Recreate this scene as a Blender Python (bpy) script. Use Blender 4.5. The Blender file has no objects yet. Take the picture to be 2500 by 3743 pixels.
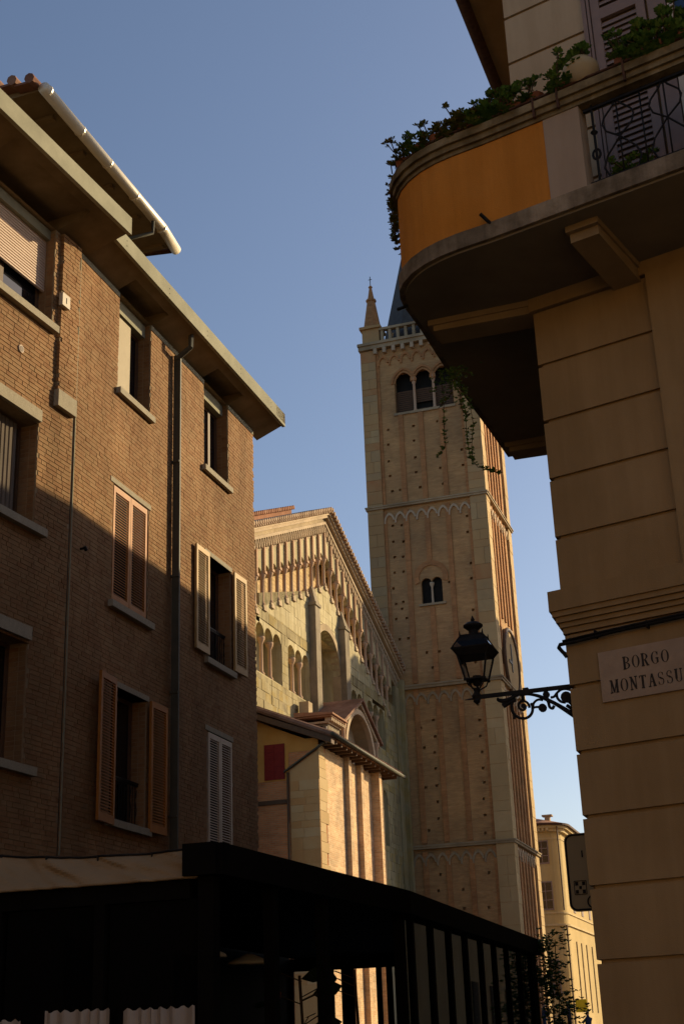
import bpy, bmesh, random
from math import sin, cos, tan, atan2, radians, degrees, pi, sqrt, hypot
from mathutils import Vector, Matrix, noise
random.seed(7)
scene = bpy.context.scene
C = scene.collection

# ------------------------------------------------------------ camera, light
CAM = Vector((0, 0, 1.6))
PITCH, ROLL = radians(21.158), radians(-2.234)
def cam_matrix():
    cp, sp, cr, sr = cos(PITCH), sin(PITCH), cos(ROLL), sin(ROLL)
    a = Matrix(((cr, -sr, 0), (sr, cr, 0), (0, 0, 1)))
    b = Matrix(((1, 0, 0), (0, sp, -cp), (0, cp, sp)))
    m = a @ b
    r, d, f = m[0], m[1], m[2]
    M = Matrix((( r[0], -d[0], -f[0], CAM.x), (r[1], -d[1], -f[1], CAM.y), (r[2], -d[2], -f[2], CAM.z), (0, 0, 0, 1)))
    return M
cd = bpy.data.cameras.new('camera')
cam = bpy.data.objects.new('camera', cd); C.objects.link(cam)
cam.matrix_world = cam_matrix()
cd.sensor_fit = 'VERTICAL'; cd.sensor_height = 36; cd.lens = 5020 / 3743 * 36
cd.clip_start = 0.1; cd.clip_end = 3000
scene.camera = cam

SUN_AZ, SUN_EL = 56.9, 21.0        # degrees right of +Y, degrees up
world = bpy.data.worlds.new('World'); scene.world = world; world.use_nodes = True
wn = world.node_tree; wn.nodes.clear()
wo = wn.nodes.new('ShaderNodeOutputWorld'); wb = wn.nodes.new('ShaderNodeBackground'); ws = wn.nodes.new('ShaderNodeTexSky')
ws.sky_type = 'NISHITA'; ws.sun_disc = False
ws.sun_elevation = radians(SUN_EL); ws.sun_rotation = radians(SUN_AZ)
ws.altitude = 60; ws.air_density = 1.0; ws.dust_density = 1.4; ws.ozone_density = 2.6
wb.inputs['Strength'].default_value = 0.098
wt = wn.nodes.new('ShaderNodeMix'); wt.data_type = 'RGBA'; wt.blend_type = 'MULTIPLY'; wt.inputs[0].default_value = 1; wt.clamp_result = False
wt.inputs[7].default_value = (1.15, 1.04, .99, 1)      # warm white balance of the photograph
wn.links.new(ws.outputs[0], wt.inputs[6]); wn.links.new(wt.outputs[2], wb.inputs[0]); wn.links.new(wb.outputs[0], wo.inputs[0])
sd = bpy.data.lights.new('sun', 'SUN'); sd.energy = 5.0; sd.angle = radians(0.55); sd.color = (1.0, 0.79, 0.46)
sun = bpy.data.objects.new('sun', sd); C.objects.link(sun)
sv = Vector((sin(radians(SUN_AZ)) * cos(radians(SUN_EL)), cos(radians(SUN_AZ)) * cos(radians(SUN_EL)), sin(radians(SUN_EL))))
sun.rotation_euler = sv.to_track_quat('Z', 'Y').to_euler(); sun.location = sv * 200
scene.view_settings.view_transform = 'Standard'; scene.view_settings.look = 'None'
scene.view_settings.exposure = 0.45; scene.view_settings.gamma = 1.0

# ------------------------------------------------------------ frames
class Fr:
    """vertical frame: u along yaw, n to the right of it, z up"""
    def __init__(s, o, yaw):
        a = radians(yaw); s.o = Vector((o[0], o[1], 0)); s.yaw = yaw
        s.u = Vector((sin(a), cos(a), 0)); s.n = Vector((cos(a), -sin(a), 0))
    def p(s, u, n, z): return s.o + s.u * u + s.n * n + Vector((0, 0, z))
    def sub(s, u, n, yaw): return Fr(s.p(u, n, 0), yaw)

# ------------------------------------------------------------ mesh builder
BASE = {}
class MB:
    def __init__(s): s.v = []; s.f = []
    def face(s, pts):
        k = len(s.v); s.v += [tuple(p) for p in pts]; s.f.append(list(range(k, k + len(pts))))
    def hexa(s, p):
        k = len(s.v); s.v += [tuple(q) for q in p]
        for q in ((0, 3, 2, 1), (4, 5, 6, 7), (0, 1, 5, 4), (1, 2, 6, 5), (2, 3, 7, 6), (3, 0, 4, 7)): s.f.append([k + i for i in q])
    def box(s, fr, u0, u1, n0, n1, z0, z1):
        s.hexa([fr.p(u0, n0, z0), fr.p(u1, n0, z0), fr.p(u1, n1, z0), fr.p(u0, n1, z0), fr.p(u0, n0, z1), fr.p(u1, n0, z1), fr.p(u1, n1, z1), fr.p(u0, n1, z1)])
    def rake(s, fr, u0, z0, u1, z1, h, n0, n1):
        s.hexa([fr.p(u0, n0, z0), fr.p(u1, n0, z1), fr.p(u1, n1, z1), fr.p(u0, n1, z0), fr.p(u0, n0, z0 + h), fr.p(u1, n0, z1 + h), fr.p(u1, n1, z1 + h), fr.p(u0, n1, z0 + h)])
    def prism(s, fr, poly, n0, n1):
        k = len(s.v); m = len(poly)
        s.v += [tuple(fr.p(u, n0, z)) for u, z in poly] + [tuple(fr.p(u, n1, z)) for u, z in poly]
        s.f.append([k + i for i in range(m)]); s.f.append([k + m + i for i in reversed(range(m))])
        for i in range(m): j = (i + 1) % m; s.f.append([k + i, k + m + i, k + m + j, k + j])
    def vprism(s, pts, z0, z1):
        """vertical prism over a plan polygon (world xy)"""
        k = len(s.v); m = len(pts)
        s.v += [(p[0], p[1], z0) for p in pts] + [(p[0], p[1], z1) for p in pts]
        s.f.append([k + i for i in range(m)]); s.f.append([k + m + i for i in reversed(range(m))])
        for i in range(m): j = (i + 1) % m; s.f.append([k + i, k + m + i, k + m + j, k + j])
    def tube(s, pts, r, seg=8, close=False):
        pts = [Vector(p) for p in pts]; k = len(s.v); N = len(pts); up = None
        rr = r if isinstance(r, (list, tuple)) else [r] * N
        for i, p in enumerate(pts):
            if close: t = pts[(i + 1) % N] - pts[i - 1]
            else: t = pts[min(i + 1, N - 1)] - pts[max(i - 1, 0)]
            t.normalize()
            if up is None:
                up = Vector((0, 0, 1)) if abs(t.z) < .9 else Vector((1, 0, 0))
            a = up - t * up.dot(t)
            if a.length < 1e-4: a = Vector((1, 0, 0)) - t * t.x
            a.normalize(); b = t.cross(a); up = a
            for j in range(seg):
                w = 2 * pi * j / seg; s.v.append(tuple(p + (a * cos(w) + b * sin(w)) * rr[i]))
        M = N if close else N - 1
        for i in range(M):
            for j in range(seg):
                a0 = k + i * seg; b0 = k + ((i + 1) % N) * seg; j2 = (j + 1) % seg
                s.f.append([a0 + j, a0 + j2, b0 + j2, b0 + j])
        if not close:
            s.f.append([k + j for j in range(seg)]); s.f.append([k + (N - 1) * seg + j for j in reversed(range(seg))])
    def lathe(s, c, prof, seg=12, fr=None):
        """profile of (r, z) turned round the vertical through c; closed ends"""
        k = len(s.v); c = Vector(c)
        off = radians(fr.yaw) if fr else 0
        for r, z in prof:
            for j in range(seg):
                w = 2 * pi * (j + .5) / seg - off; s.v.append((c.x + r * cos(w), c.y + r * sin(w), c.z + z))
        for i in range(len(prof) - 1):
            for j in range(seg):
                j2 = (j + 1) % seg; s.f.append([k + i * seg + j, k + i * seg + j2, k + (i + 1) * seg + j2, k + (i + 1) * seg + j])
        s.f.append([k + j for j in reversed(range(seg))]); s.f.append([k + (len(prof) - 1) * seg + j for j in range(seg)])
    def ribbon(s, path, a, b, z0, z1, close=False):
        """strip along a plan path between sideways offsets a and b (right positive), heights z0..z1"""
        pts = [Vector((p[0], p[1], 0)) for p in path]; N = len(pts); A = []; B = []
        for i in range(N):
            d0 = (pts[i] - pts[i - 1]).normalized() if i > 0 else None
            d1 = (pts[i + 1] - pts[i]).normalized() if i < N - 1 else None
            d0 = d0 or d1; d1 = d1 or d0
            t = (d0 + d1).normalized(); nr = Vector((t.y, -t.x, 0)); c = max(.5, t.dot(d1))
            A.append(pts[i] + nr * a / c); B.append(pts[i] + nr * b / c)
        for i in range(N - 1):
            s.hexa([(A[i].x, A[i].y, z0), (A[i+1].x, A[i+1].y, z0), (B[i+1].x, B[i+1].y, z0), (B[i].x, B[i].y, z0), (A[i].x, A[i].y, z1), (A[i+1].x, A[i+1].y, z1), (B[i+1].x, B[i+1].y, z1), (B[i].x, B[i].y, z1)])
    def wall(s, fr, n, u0, u1, z0, z1, holes, back=True):
        """front skin at n with rectangular pockets (a,b,c,d,depth)"""
        zs = sorted({z0, z1} | {z for h in holes for z in (h[2], h[3]) if z0 < z < z1})
        for za, zb in zip(zs, zs[1:]):
            m = (za + zb) / 2; cur = u0
            for h in sorted([h for h in holes if h[2] < m < h[3]], key=lambda h: h[0]):
                if h[0] > cur: s.face([fr.p(cur, n, za), fr.p(h[0], n, za), fr.p(h[0], n, zb), fr.p(cur, n, zb)])
                cur = max(cur, h[1])
            if cur < u1: s.face([fr.p(cur, n, za), fr.p(u1, n, za), fr.p(u1, n, zb), fr.p(cur, n, zb)])
        for a, b, c, d, dep in holes:
            q = n - dep
            for P in ([(a, n, c), (a, q, c), (a, q, d), (a, n, d)], [(b, n, c), (b, n, d), (b, q, d), (b, q, c)]) + (([(a, n, c), (b, n, c), (b, q, c), (a, q, c)],) if c > z0 else ()) + (([(a, n, d), (a, q, d), (b, q, d), (b, n, d)],) if d < z1 or d - c < 3 else ()) + (([(a, q, c), (b, q, c), (b, q, d), (a, q, d)],) if back else ()):
                s.face([fr.p(*t) for t in P])
    def arch_fill(s, fr, u0, u1, zs, zt, n0, n1, seg=10, point=0):
        """masonry above an arched head: fills u0..u1, zs..zt minus the arch"""
        r = (u1 - u0) / 2; c = (u0 + u1) / 2
        poly = [(u0, zs)] + [(c - r * cos(pi * i / seg), zs + r * sin(pi * i / seg) * (1 + point * (1 - abs(1 - 2 * i / seg)))) for i in range(1, seg)] + [(u1, zs), (u1, zt), (u0, zt)]
        s.prism(fr, poly, n0, n1)
    def arch_band(s, fr, c, zs, r0, r1, n0, n1, seg=12, point=0, a0=0, a1=pi):
        pts = []
        for i in range(seg + 1):
            w = a0 + (a1 - a0) * i / seg; k = 1 + point * (1 - abs(1 - 2 * (w / pi)))
            pts.append((cos(w), sin(w) * k))
        for (x0, y0), (x1, y1) in zip(pts, pts[1:]):
            s.hexa([fr.p(c + r0 * x0, n0, zs + r0 * y0), fr.p(c + r0 * x1, n0, zs + r0 * y1), fr.p(c + r1 * x1, n0, zs + r1 * y1), fr.p(c + r1 * x0, n0, zs + r1 * y0),
                    fr.p(c + r0 * x0, n1, zs + r0 * y0), fr.p(c + r0 * x1, n1, zs + r0 * y1), fr.p(c + r1 * x1, n1, zs + r1 * y1), fr.p(c + r1 * x0, n1, zs + r1 * y0)])
    def mesh(s, name, base, smooth=False):
        me = bpy.data.meshes.new(name)
        me.from_pydata([(x - base.x, y - base.y, z - base.z) for x, y, z in s.v], [], s.f)
        bm = bmesh.new(); bm.from_mesh(me)
        bmesh.ops.recalc_face_normals(bm, faces=bm.faces)
        uvl = bm.loops.layers.uv.new('uv')
        for f in bm.faces:
            nr = f.normal
            t = Vector((-nr.y, nr.x, 0))
            flat = t.length < .3
            if not flat: t.normalize()
            for l in f.loops:
                p = l.vert.co
                l[uvl].uv = (p.x + base.x, p.y + base.y) if flat else ((p + base).dot(t), p.z + base.z)
            f.smooth = smooth
        bm.to_mesh(me); bm.free()
        return me

def part(name, mb, m, parent, label=None, smooth=False, kind=None):
    base = BASE[parent.name]
    me = mb.mesh(name, base, smooth); me.materials.append(m)
    o = bpy.data.objects.new(name, me); C.objects.link(o); o.parent = parent; BASE[o.name] = base
    if label: o['label'] = label
    if kind: o['kind'] = kind
    return o
def parts(name, mb, m, parent, label=None, smooth=False):
    """one part for every separate piece collected in mb"""
    root = list(range(len(mb.v)))
    def find(i):
        while root[i] != i: root[i] = root[root[i]]; i = root[i]
        return i
    for f in mb.f:
        for i in f[1:]: root[find(i)] = find(f[0])
    grp = {}
    for f in mb.f: grp.setdefault(find(f[0]), []).append(f)
    for fs in grp.values():
        b = MB(); idx = {}
        for f in fs:
            for i in f:
                if i not in idx: idx[i] = len(b.v); b.v.append(mb.v[i])
            b.f.append([idx[i] for i in f])
        part(name, b, m, parent, label, smooth)
def thing(name, label, cat, loc, group=None):
    o = bpy.data.objects.new(name, None); C.objects.link(o); o.location = loc; o.empty_display_size = .3
    o['label'] = label; o['category'] = cat; BASE[o.name] = Vector(loc)
    if group: o['group'] = group
    return o
def solo(name, mb, m, label, cat, loc, group=None, smooth=False, kind=None):
    me = mb.mesh(name, Vector(loc), smooth); me.materials.append(m)
    o = bpy.data.objects.new(name, me); C.objects.link(o); o.location = loc; BASE[o.name] = Vector(loc)
    if label: o['label'] = label
    if cat: o['category'] = cat
    if group: o['group'] = group
    if kind: o['kind'] = kind
    return o

# ------------------------------------------------------------ materials
def mat(name, cols, scale=3, rough=.85, bump=.2, bscale=40, island=0., stain=None, metal=0., spec=.08, dirt=.0, bdist=.01, big=0., streak=0.):
    """cols: list of rgb the noise wanders through; island: amount of piece to piece variation"""
    m = bpy.data.materials.new(name); m.use_nodes = True; nt = m.node_tree; N = nt.nodes; Lk = nt.links
    b = N['Principled BSDF']; b.inputs['Roughness'].default_value = rough; b.inputs['Metallic'].default_value = metal
    b.inputs['Specular IOR Level'].default_value = spec
    g = N.new('ShaderNodeNewGeometry')
    nz = N.new('ShaderNodeTexNoise'); nz.inputs['Scale'].default_value = scale; nz.inputs['Detail'].default_value = 6; nz.inputs['Roughness'].default_value = .6
    Lk.new(g.outputs['Position'], nz.inputs['Vector'])
    fac = nz.outputs['Fac']
    mr = N.new('ShaderNodeMapRange'); mr.inputs[1].default_value = .3; mr.inputs[2].default_value = .7; Lk.new(fac, mr.inputs[0]); fac = mr.outputs[0]
    if island:
        oi = N.new('ShaderNodeObjectInfo'); a = N.new('ShaderNodeMath'); a.operation = 'ADD'
        Lk.new(g.outputs['Random Per Island'], a.inputs[0]); Lk.new(oi.outputs['Random'], a.inputs[1])
        fr_ = N.new('ShaderNodeMath'); fr_.operation = 'FRACT'; Lk.new(a.outputs[0], fr_.inputs[0])
        mx = N.new('ShaderNodeMix'); mx.inputs[0].default_value = island
        Lk.new(fac, mx.inputs[2]); Lk.new(fr_.outputs[0], mx.inputs[3]); fac = mx.outputs[0]
    r = N.new('ShaderNodeValToRGB'); el = r.color_ramp.elements
    while len(el) < len(cols): el.new(.5)
    for i, c in enumerate(cols): el[i].position = i / max(1, len(cols) - 1); el[i].color = (*c, 1)
    Lk.new(fac, r.inputs[0]); col = r.outputs[0]
    if dirt:
        n2 = N.new('ShaderNodeTexNoise'); n2.inputs['Scale'].default_value = scale * .23; n2.inputs['Detail'].default_value = 8
        mp = N.new('ShaderNodeMapping'); mp.inputs['Scale'].default_value = (1, 1, .35); Lk.new(g.outputs['Position'], mp.inputs[0]); Lk.new(mp.outputs[0], n2.inputs[0])
        r2 = N.new('ShaderNodeValToRGB'); r2.color_ramp.elements[0].position = .35; r2.color_ramp.elements[1].position = .62
        k = 1 - dirt; r2.color_ramp.elements[0].color = (k, k, k, 1); Lk.new(n2.outputs['Fac'], r2.inputs[0])
        mm = N.new('ShaderNodeMix'); mm.data_type = 'RGBA'; mm.blend_type = 'MULTIPLY'; mm.inputs[0].default_value = 1
        Lk.new(col, mm.inputs[6]); Lk.new(r2.outputs[0], mm.inputs[7]); col = mm.outputs[2]
    for amp, sc_, mpz, lo, hi in ((big, .45, .7, .38, .62), (streak, 4.5, .09, .42, .66)):
        if amp:
            n2 = N.new('ShaderNodeTexNoise'); n2.inputs['Scale'].default_value = sc_; n2.inputs['Detail'].default_value = 7; n2.inputs['Roughness'].default_value = .62
            mp = N.new('ShaderNodeMapping'); mp.inputs['Scale'].default_value = (1, 1, mpz); Lk.new(g.outputs['Position'], mp.inputs[0]); Lk.new(mp.outputs[0], n2.inputs[0])
            r2 = N.new('ShaderNodeValToRGB'); r2.color_ramp.elements[0].position = lo; r2.color_ramp.elements[1].position = hi
            k = 1 - amp; r2.color_ramp.elements[0].color = (k, k * .985, k * .96, 1); Lk.new(n2.outputs['Fac'], r2.inputs[0])
            mm = N.new('ShaderNodeMix'); mm.data_type = 'RGBA'; mm.blend_type = 'MULTIPLY'; mm.inputs[0].default_value = 1
            Lk.new(col, mm.inputs[6]); Lk.new(r2.outputs[0], mm.inputs[7]); col = mm.outputs[2]
    Lk.new(col, b.inputs['Base Color'])
    if bump:
        n3 = N.new('ShaderNodeTexNoise'); n3.inputs['Scale'].default_value = bscale; n3.inputs['Detail'].default_value = 5; Lk.new(g.outputs['Position'], n3.inputs[0])
        bp = N.new('ShaderNodeBump'); bp.inputs['Strength'].default_value = bump; bp.inputs['Distance'].default_value = bdist
        Lk.new(n3.outputs['Fac'], bp.inputs['Height']); Lk.new(bp.outputs[0], b.inputs['Normal'])
    return m
def brickmat(name, c1, c2, mortar, w, h, ms=.012, dirt=.35, tint=None, bump=.5, nscale=.35, big=None):
    """far masonry: fine courses in the colour, weathered"""
    m = mat(name, [c1, c2], scale=nscale, bump=0); nt = m.node_tree; N = nt.nodes; Lk = nt.links; b = N['Principled BSDF']
    uv = N.new('ShaderNodeUVMap'); uv.uv_map = 'uv'
    br = N.new('ShaderNodeTexBrick'); br.inputs['Scale'].default_value = 1; br.inputs['Brick Width'].default_value = w; br.inputs['Row Height'].default_value = h
    br.inputs['Mortar Size'].default_value = ms; br.inputs['Mortar'].default_value = (*mortar, 1); br.inputs['Bias'].default_value = 0
    br.inputs['Color1'].default_value = (*c1, 1); br.inputs['Color2'].default_value = (*c2, 1)
    Lk.new(uv.outputs[0], br.inputs[0])
    g = N.new('ShaderNodeNewGeometry'); n2 = N.new('ShaderNodeTexNoise'); n2.inputs['Scale'].default_value = nscale; n2.inputs['Detail'].default_value = 9; n2.inputs['Roughness'].default_value = .65
    Lk.new(g.outputs['Position'], n2.inputs[0])
    r = N.new('ShaderNodeValToRGB'); k = 1 - dirt; r.color_ramp.elements[0].position = .33; r.color_ramp.elements[1].position = .66
    t = tint or (1.15, 1.1, 1.0)
    r.color_ramp.elements[0].color = (k, k, k, 1); r.color_ramp.elements[1].color = (*t, 1)
    Lk.new(n2.outputs['Fac'], r.inputs[0])
    n4 = N.new('ShaderNodeTexNoise'); n4.inputs['Scale'].default_value = 2.2; n4.inputs['Detail'].default_value = 8; Lk.new(uv.outputs[0], n4.inputs[0])
    mp = N.new('ShaderNodeMapping'); mp.inputs['Scale'].default_value = (.4, 2.4, 1); Lk.new(uv.outputs[0], mp.inputs[0]); Lk.new(mp.outputs[0], n4.inputs[0])
    r4 = N.new('ShaderNodeValToRGB'); r4.color_ramp.elements[0].position = .3; r4.color_ramp.elements[1].position = .7
    r4.color_ramp.elements[0].color = (.87, .86, .85, 1); r4.color_ramp.elements[1].color = (1.1, 1.1, 1.1, 1); Lk.new(n4.outputs['Fac'], r4.inputs[0])
    def mul(a, c):
        mm = N.new('ShaderNodeMix'); mm.data_type = 'RGBA'; mm.blend_type = 'MULTIPLY'; mm.inputs[0].default_value = 1; mm.clamp_result = False
        Lk.new(a, mm.inputs[6]); Lk.new(c, mm.inputs[7]); return mm.outputs[2]
    col = mul(mul(br.outputs['Color'], r.outputs[0]), r4.outputs[0])
    Lk.new(col, b.inputs['Base Color'])
    bp = N.new('ShaderNodeBump'); bp.inputs['Strength'].default_value = bump; bp.inputs['Distance'].default_value = .02; bp.invert = True
    Lk.new(br.outputs['Fac'], bp.inputs['Height']); Lk.new(bp.outputs[0], b.inputs['Normal'])
    return m
M = {}
M['brick'] = mat('brick', [(.22, .105, .045), (.285, .15, .07), (.325, .185, .09), (.325, .198, .10), (.375, .228, .12)], scale=9, island=.42, bump=.3, bscale=60, dirt=.18, bdist=.006, big=.24, streak=.12)
M['mortar'] = mat('mortar', [(.21, .15, .09), (.27, .20, .125)], scale=12, bump=.4, bscale=90)
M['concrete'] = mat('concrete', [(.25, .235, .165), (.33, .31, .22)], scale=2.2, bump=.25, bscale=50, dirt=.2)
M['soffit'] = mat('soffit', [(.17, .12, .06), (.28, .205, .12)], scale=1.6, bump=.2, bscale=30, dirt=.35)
M['sillstone'] = mat('sillstone', [(.25, .215, .155), (.38, .335, .25)], scale=60, bump=.4, bscale=120, dirt=.1)
M['wood'] = mat('wood', [(.32, .12, .024), (.39, .155, .034)], scale=6, rough=.5, bump=.1, dirt=.15)
M['sheenwood'] = mat('sheen_wood', [(.40, .25, .10), (.48, .31, .13)], scale=6, rough=.5, bump=.1, dirt=.15)  # same shutter wood, with the sun's sheen put into a lighter colour
M['whitewood'] = mat('whitewood', [(.48, .40, .31), (.57, .48, .375)], scale=6, rough=.5, bump=.1, dirt=.1)
M['beigeblind'] = mat('beigeblind', [(.30, .24, .15), (.34, .275, .175)], scale=4, rough=.6, bump=.05)
M['pinkblind'] = mat('pinkblind', [(.52, .39, .30), (.58, .44, .34)], scale=4, rough=.55, bump=.05)
M['dark'] = mat('dark', [(.012, .011, .010), (.02, .018, .015)], scale=3, rough=.7, bump=0)
M['frame_wood'] = mat('frame_wood', [(.09, .05, .03), (.12, .07, .04)], scale=6, rough=.5, bump=.05)
M['pipe'] = mat('pipe', [(.06, .055, .04), (.085, .078, .055)], scale=3, rough=.6, bump=.05, spec=.15)
M['copper'] = mat('copper', [(.62, .54, .40), (.70, .62, .47)], scale=5, rough=.35, bump=.03, spec=.8)
M['iron'] = mat('iron', [(.010, .010, .010), (.022, .02, .019)], scale=14, rough=.5, bump=.15, bscale=80)
M['rust'] = mat('rust', [(.05, .028, .018), (.10, .05, .03)], scale=14, rough=.7, bump=.2, bscale=80)
M['tile'] = mat('tile', [(.22, .095, .055), (.36, .17, .10), (.42, .25, .16)], scale=4, island=.6, bump=.3, bscale=30, dirt=.3)
M['vergetile'] = mat('verge_tile', [(.30, .19, .12), (.42, .29, .19), (.48, .36, .25)], scale=4, island=.5, bump=.3, bscale=30, dirt=.3)
M['oldtile'] = mat('oldtile', [(.12, .06, .045), (.22, .11, .075), (.30, .19, .13)], scale=4, island=.6, bump=.3, bscale=30, dirt=.4)
M['stucco'] = mat('stucco', [(.38, .255, .12), (.435, .295, .145)], scale=1.3, bump=.3, bscale=110, dirt=.14, bdist=.006, big=.16, streak=.12)
M['upstucco'] = mat('upstucco', [(.48, .36, .225), (.52, .395, .25)], scale=1.3, bump=.3, bscale=110, dirt=.1, bdist=.006, big=.12, streak=.12)
M['orange'] = mat('orange', [(.64, .24, .032), (.69, .275, .048)], scale=2, bump=.6, bscale=120, dirt=.1, bdist=.008, big=.14, streak=.14)
M['plaster'] = mat('plaster', [(.44, .33, .23), (.48, .365, .255)], scale=2, bump=.3, bscale=120, dirt=.12, bdist=.004, big=.1, streak=.14)
M['coping'] = mat('coping', [(.20, .14, .06), (.40, .31, .17)], scale=7, bump=.5, bscale=40, dirt=.4, streak=.35)
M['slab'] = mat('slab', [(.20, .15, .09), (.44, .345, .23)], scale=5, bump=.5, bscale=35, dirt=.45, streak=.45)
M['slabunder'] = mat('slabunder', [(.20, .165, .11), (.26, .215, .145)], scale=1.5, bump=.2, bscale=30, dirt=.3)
M['bracketstone'] = mat('bracket_stone', [(.27, .19, .10), (.33, .24, .13)], scale=3, bump=.2, bscale=60, dirt=.2)
M['plaque'] = mat('plaque', [(.36, .265, .185), (.42, .315, .22)], scale=9, bump=.25, bscale=60, dirt=.12)
M['letter'] = mat('letter', [(.022, .02, .018), (.06, .05, .04)], scale=50, bump=0, rough=.6)
M['mauve'] = mat('mauve', [(.23, .165, .14), (.27, .195, .165)], scale=5, rough=.55, bump=.08, dirt=.1)
M['bluereflect'] = mat('bluereflect', [(.03, .06, .12), (.04, .08, .15)], scale=2, rough=.1, bump=0)  # blue reflection put into the base colour of the glass
M['pot'] = mat('pot', [(.22, .075, .035), (.30, .11, .05)], scale=8, bump=.2, dirt=.3)
M['vase'] = mat('vase', [(.40, .30, .14), (.45, .37, .26)], scale=3, bump=.1, rough=.55)
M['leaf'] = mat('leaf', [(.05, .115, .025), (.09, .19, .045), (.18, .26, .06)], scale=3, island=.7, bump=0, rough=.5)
M['shadeleaf'] = mat('shade_leaf', [(.008, .014, .006), (.016, .028, .01)], scale=3, island=.5, bump=0, rough=.6)  # leaf colour darkened to draw the veranda plants as silhouettes
M['leafdry'] = mat('leafdry', [(.06, .11, .025), (.13, .15, .04), (.22, .14, .05)], scale=3, island=.8, bump=0, rough=.6)
M['stem'] = mat('stem', [(.05, .035, .02), (.09, .06, .03)], scale=6, bump=.1)
M['twrbrick'] = brickmat('tower_brick', (.45, .24, .11), (.55, .325, .15), (.42, .285, .15), .28, .075, ms=.014, dirt=.30)
M['twrred'] = brickmat('tower_red_brick', (.42, .185, .075), (.50, .24, .105), (.40, .24, .12), .28, .075, ms=.012, dirt=.28, nscale=.8)
M['block'] = mat('stone_block', [(.44, .20, .085), (.46, .29, .135), (.49, .32, .15), (.40, .28, .15), (.53, .38, .19)], scale=1.2, island=.78, bump=.3, bscale=14, dirt=.22, bdist=.03)
M['rblock'] = mat('pale_block', [(.43, .29, .14), (.49, .34, .17), (.52, .37, .19), (.57, .425, .235)], scale=1.0, island=.6, bump=.3, bscale=14, dirt=.15, bdist=.03)
M['marble'] = mat('pale_marble', [(.44, .33, .22), (.54, .42, .29)], scale=2.5, bump=.15, bscale=20, dirt=.2)
M['pinkmarble'] = mat('pink_marble', [(.46, .28, .175), (.57, .40, .27)], scale=1.5, island=.4, bump=.1, bscale=20, dirt=.15)
M['cathstone'] = mat('cathedral_stone', [(.29, .24, .16), (.50, .41, .23), (.60, .51, .30), (.57, .43, .17), (.36, .33, .25)], scale=.9, island=.5, bump=.5, bscale=9, dirt=.36, big=.22, streak=.2, bdist=.04)
M['pitch'] = mat('pale_stone_wall', [(.52, .435, .24), (.62, .53, .32), (.66, .58, .38)], scale=1.1, island=.3, bump=.4, bscale=7, dirt=.2, big=.15, streak=.32, bdist=.04)
M['dressed'] = mat('dressed_stone', [(.33, .245, .15), (.45, .35, .225)], scale=1.5, bump=.25, bscale=16, dirt=.3, bdist=.02)
M['greystone'] = mat('grey_stone', [(.22, .18, .13), (.33, .27, .195)], scale=1.5, bump=.25, bscale=16, dirt=.3, bdist=.02, big=.2)
M['galwall'] = brickmat('gallery_wall', (.50, .36, .19), (.58, .43, .25), (.40, .30, .18), .6, .22, ms=.02, dirt=.25, nscale=.9)
M['sacbrick'] = brickmat('sacristy_brick', (.52, .31, .17), (.64, .46, .28), (.56, .45, .30), .28, .09, ms=.016, dirt=.25, nscale=.7, tint=(1.3, 1.2, 1.1))
M['sacleft'] = brickmat('sacristy_side_brick', (.56, .20, .08), (.64, .26, .11), (.50, .28, .15), .28, .085, ms=.014, dirt=.2, nscale=.7)
M['ochre'] = mat('ochre_plaster', [(.60, .27, .06), (.68, .33, .09)], scale=1.5, bump=.2, bscale=12, dirt=.25)
M['sacstone'] = mat('sacristy_stone', [(.56, .26, .09), (.64, .34, .13), (.66, .40, .18), (.68, .46, .24)], scale=1.3, island=.7, bump=.25, bscale=10, dirt=.15)
M['redpaint'] = mat('red_paint', [(.22, .022, .018), (.27, .03, .022)], scale=4, rough=.5, bump=.05, dirt=.15)
M['slate'] = mat('spire_slate', [(.055, .053, .052), (.085, .08, .075)], scale=3, bump=.2, bscale=12, rough=.6)
M['yellow'] = mat('yellow_render', [(.46, .335, .15), (.52, .385, .18)], scale=.6, bump=.1, bscale=8, dirt=.12)
M['yellowtrim'] = mat('yellow_trim', [(.50, .38, .20), (.56, .43, .24)], scale=.6, bump=.1, bscale=8, dirt=.1)
M['cloth'] = mat('awning_cloth', [(.29, .20, .105), (.34, .235, .13)], scale=2, rough=.9, bump=.35, bscale=7, dirt=.1, bdist=.03)
M['curtain'] = mat('curtain_cloth', [(.33, .28, .23), (.40, .34, .28)], scale=3, rough=.9, bump=.2)
M['greycurtain'] = mat('grey_curtain', [(.13, .105, .085), (.16, .13, .105)], scale=3, rough=.9, bump=.2)
M['asphalt'] = mat('paving', [(.12, .105, .09), (.17, .15, .13)], scale=2, bump=.3, bscale=20, dirt=.2)
M['signback'] = mat('sign_face', [(.33, .26, .15), (.36, .285, .165)], scale=2, rough=.5, bump=0)
M['skin'] = mat('skin', [(.45, .25, .17), (.5, .29, .2)], bump=0)
M['darkcloth'] = mat('dark_cloth', [(.02, .022, .03), (.035, .035, .045)], bump=0)
M['bluecloth'] = mat('blue_cloth', [(.025, .035, .07), (.035, .05, .1)], bump=0)
M['signyellow'] = mat('yellow_sign', [(.55, .42, .02), (.6, .47, .03)], bump=0)
M['blackframe'] = mat('black_frame', [(.0035, .003, .0025), (.006, .005, .004)], scale=3, rough=.7, bump=0, spec=.05)
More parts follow.
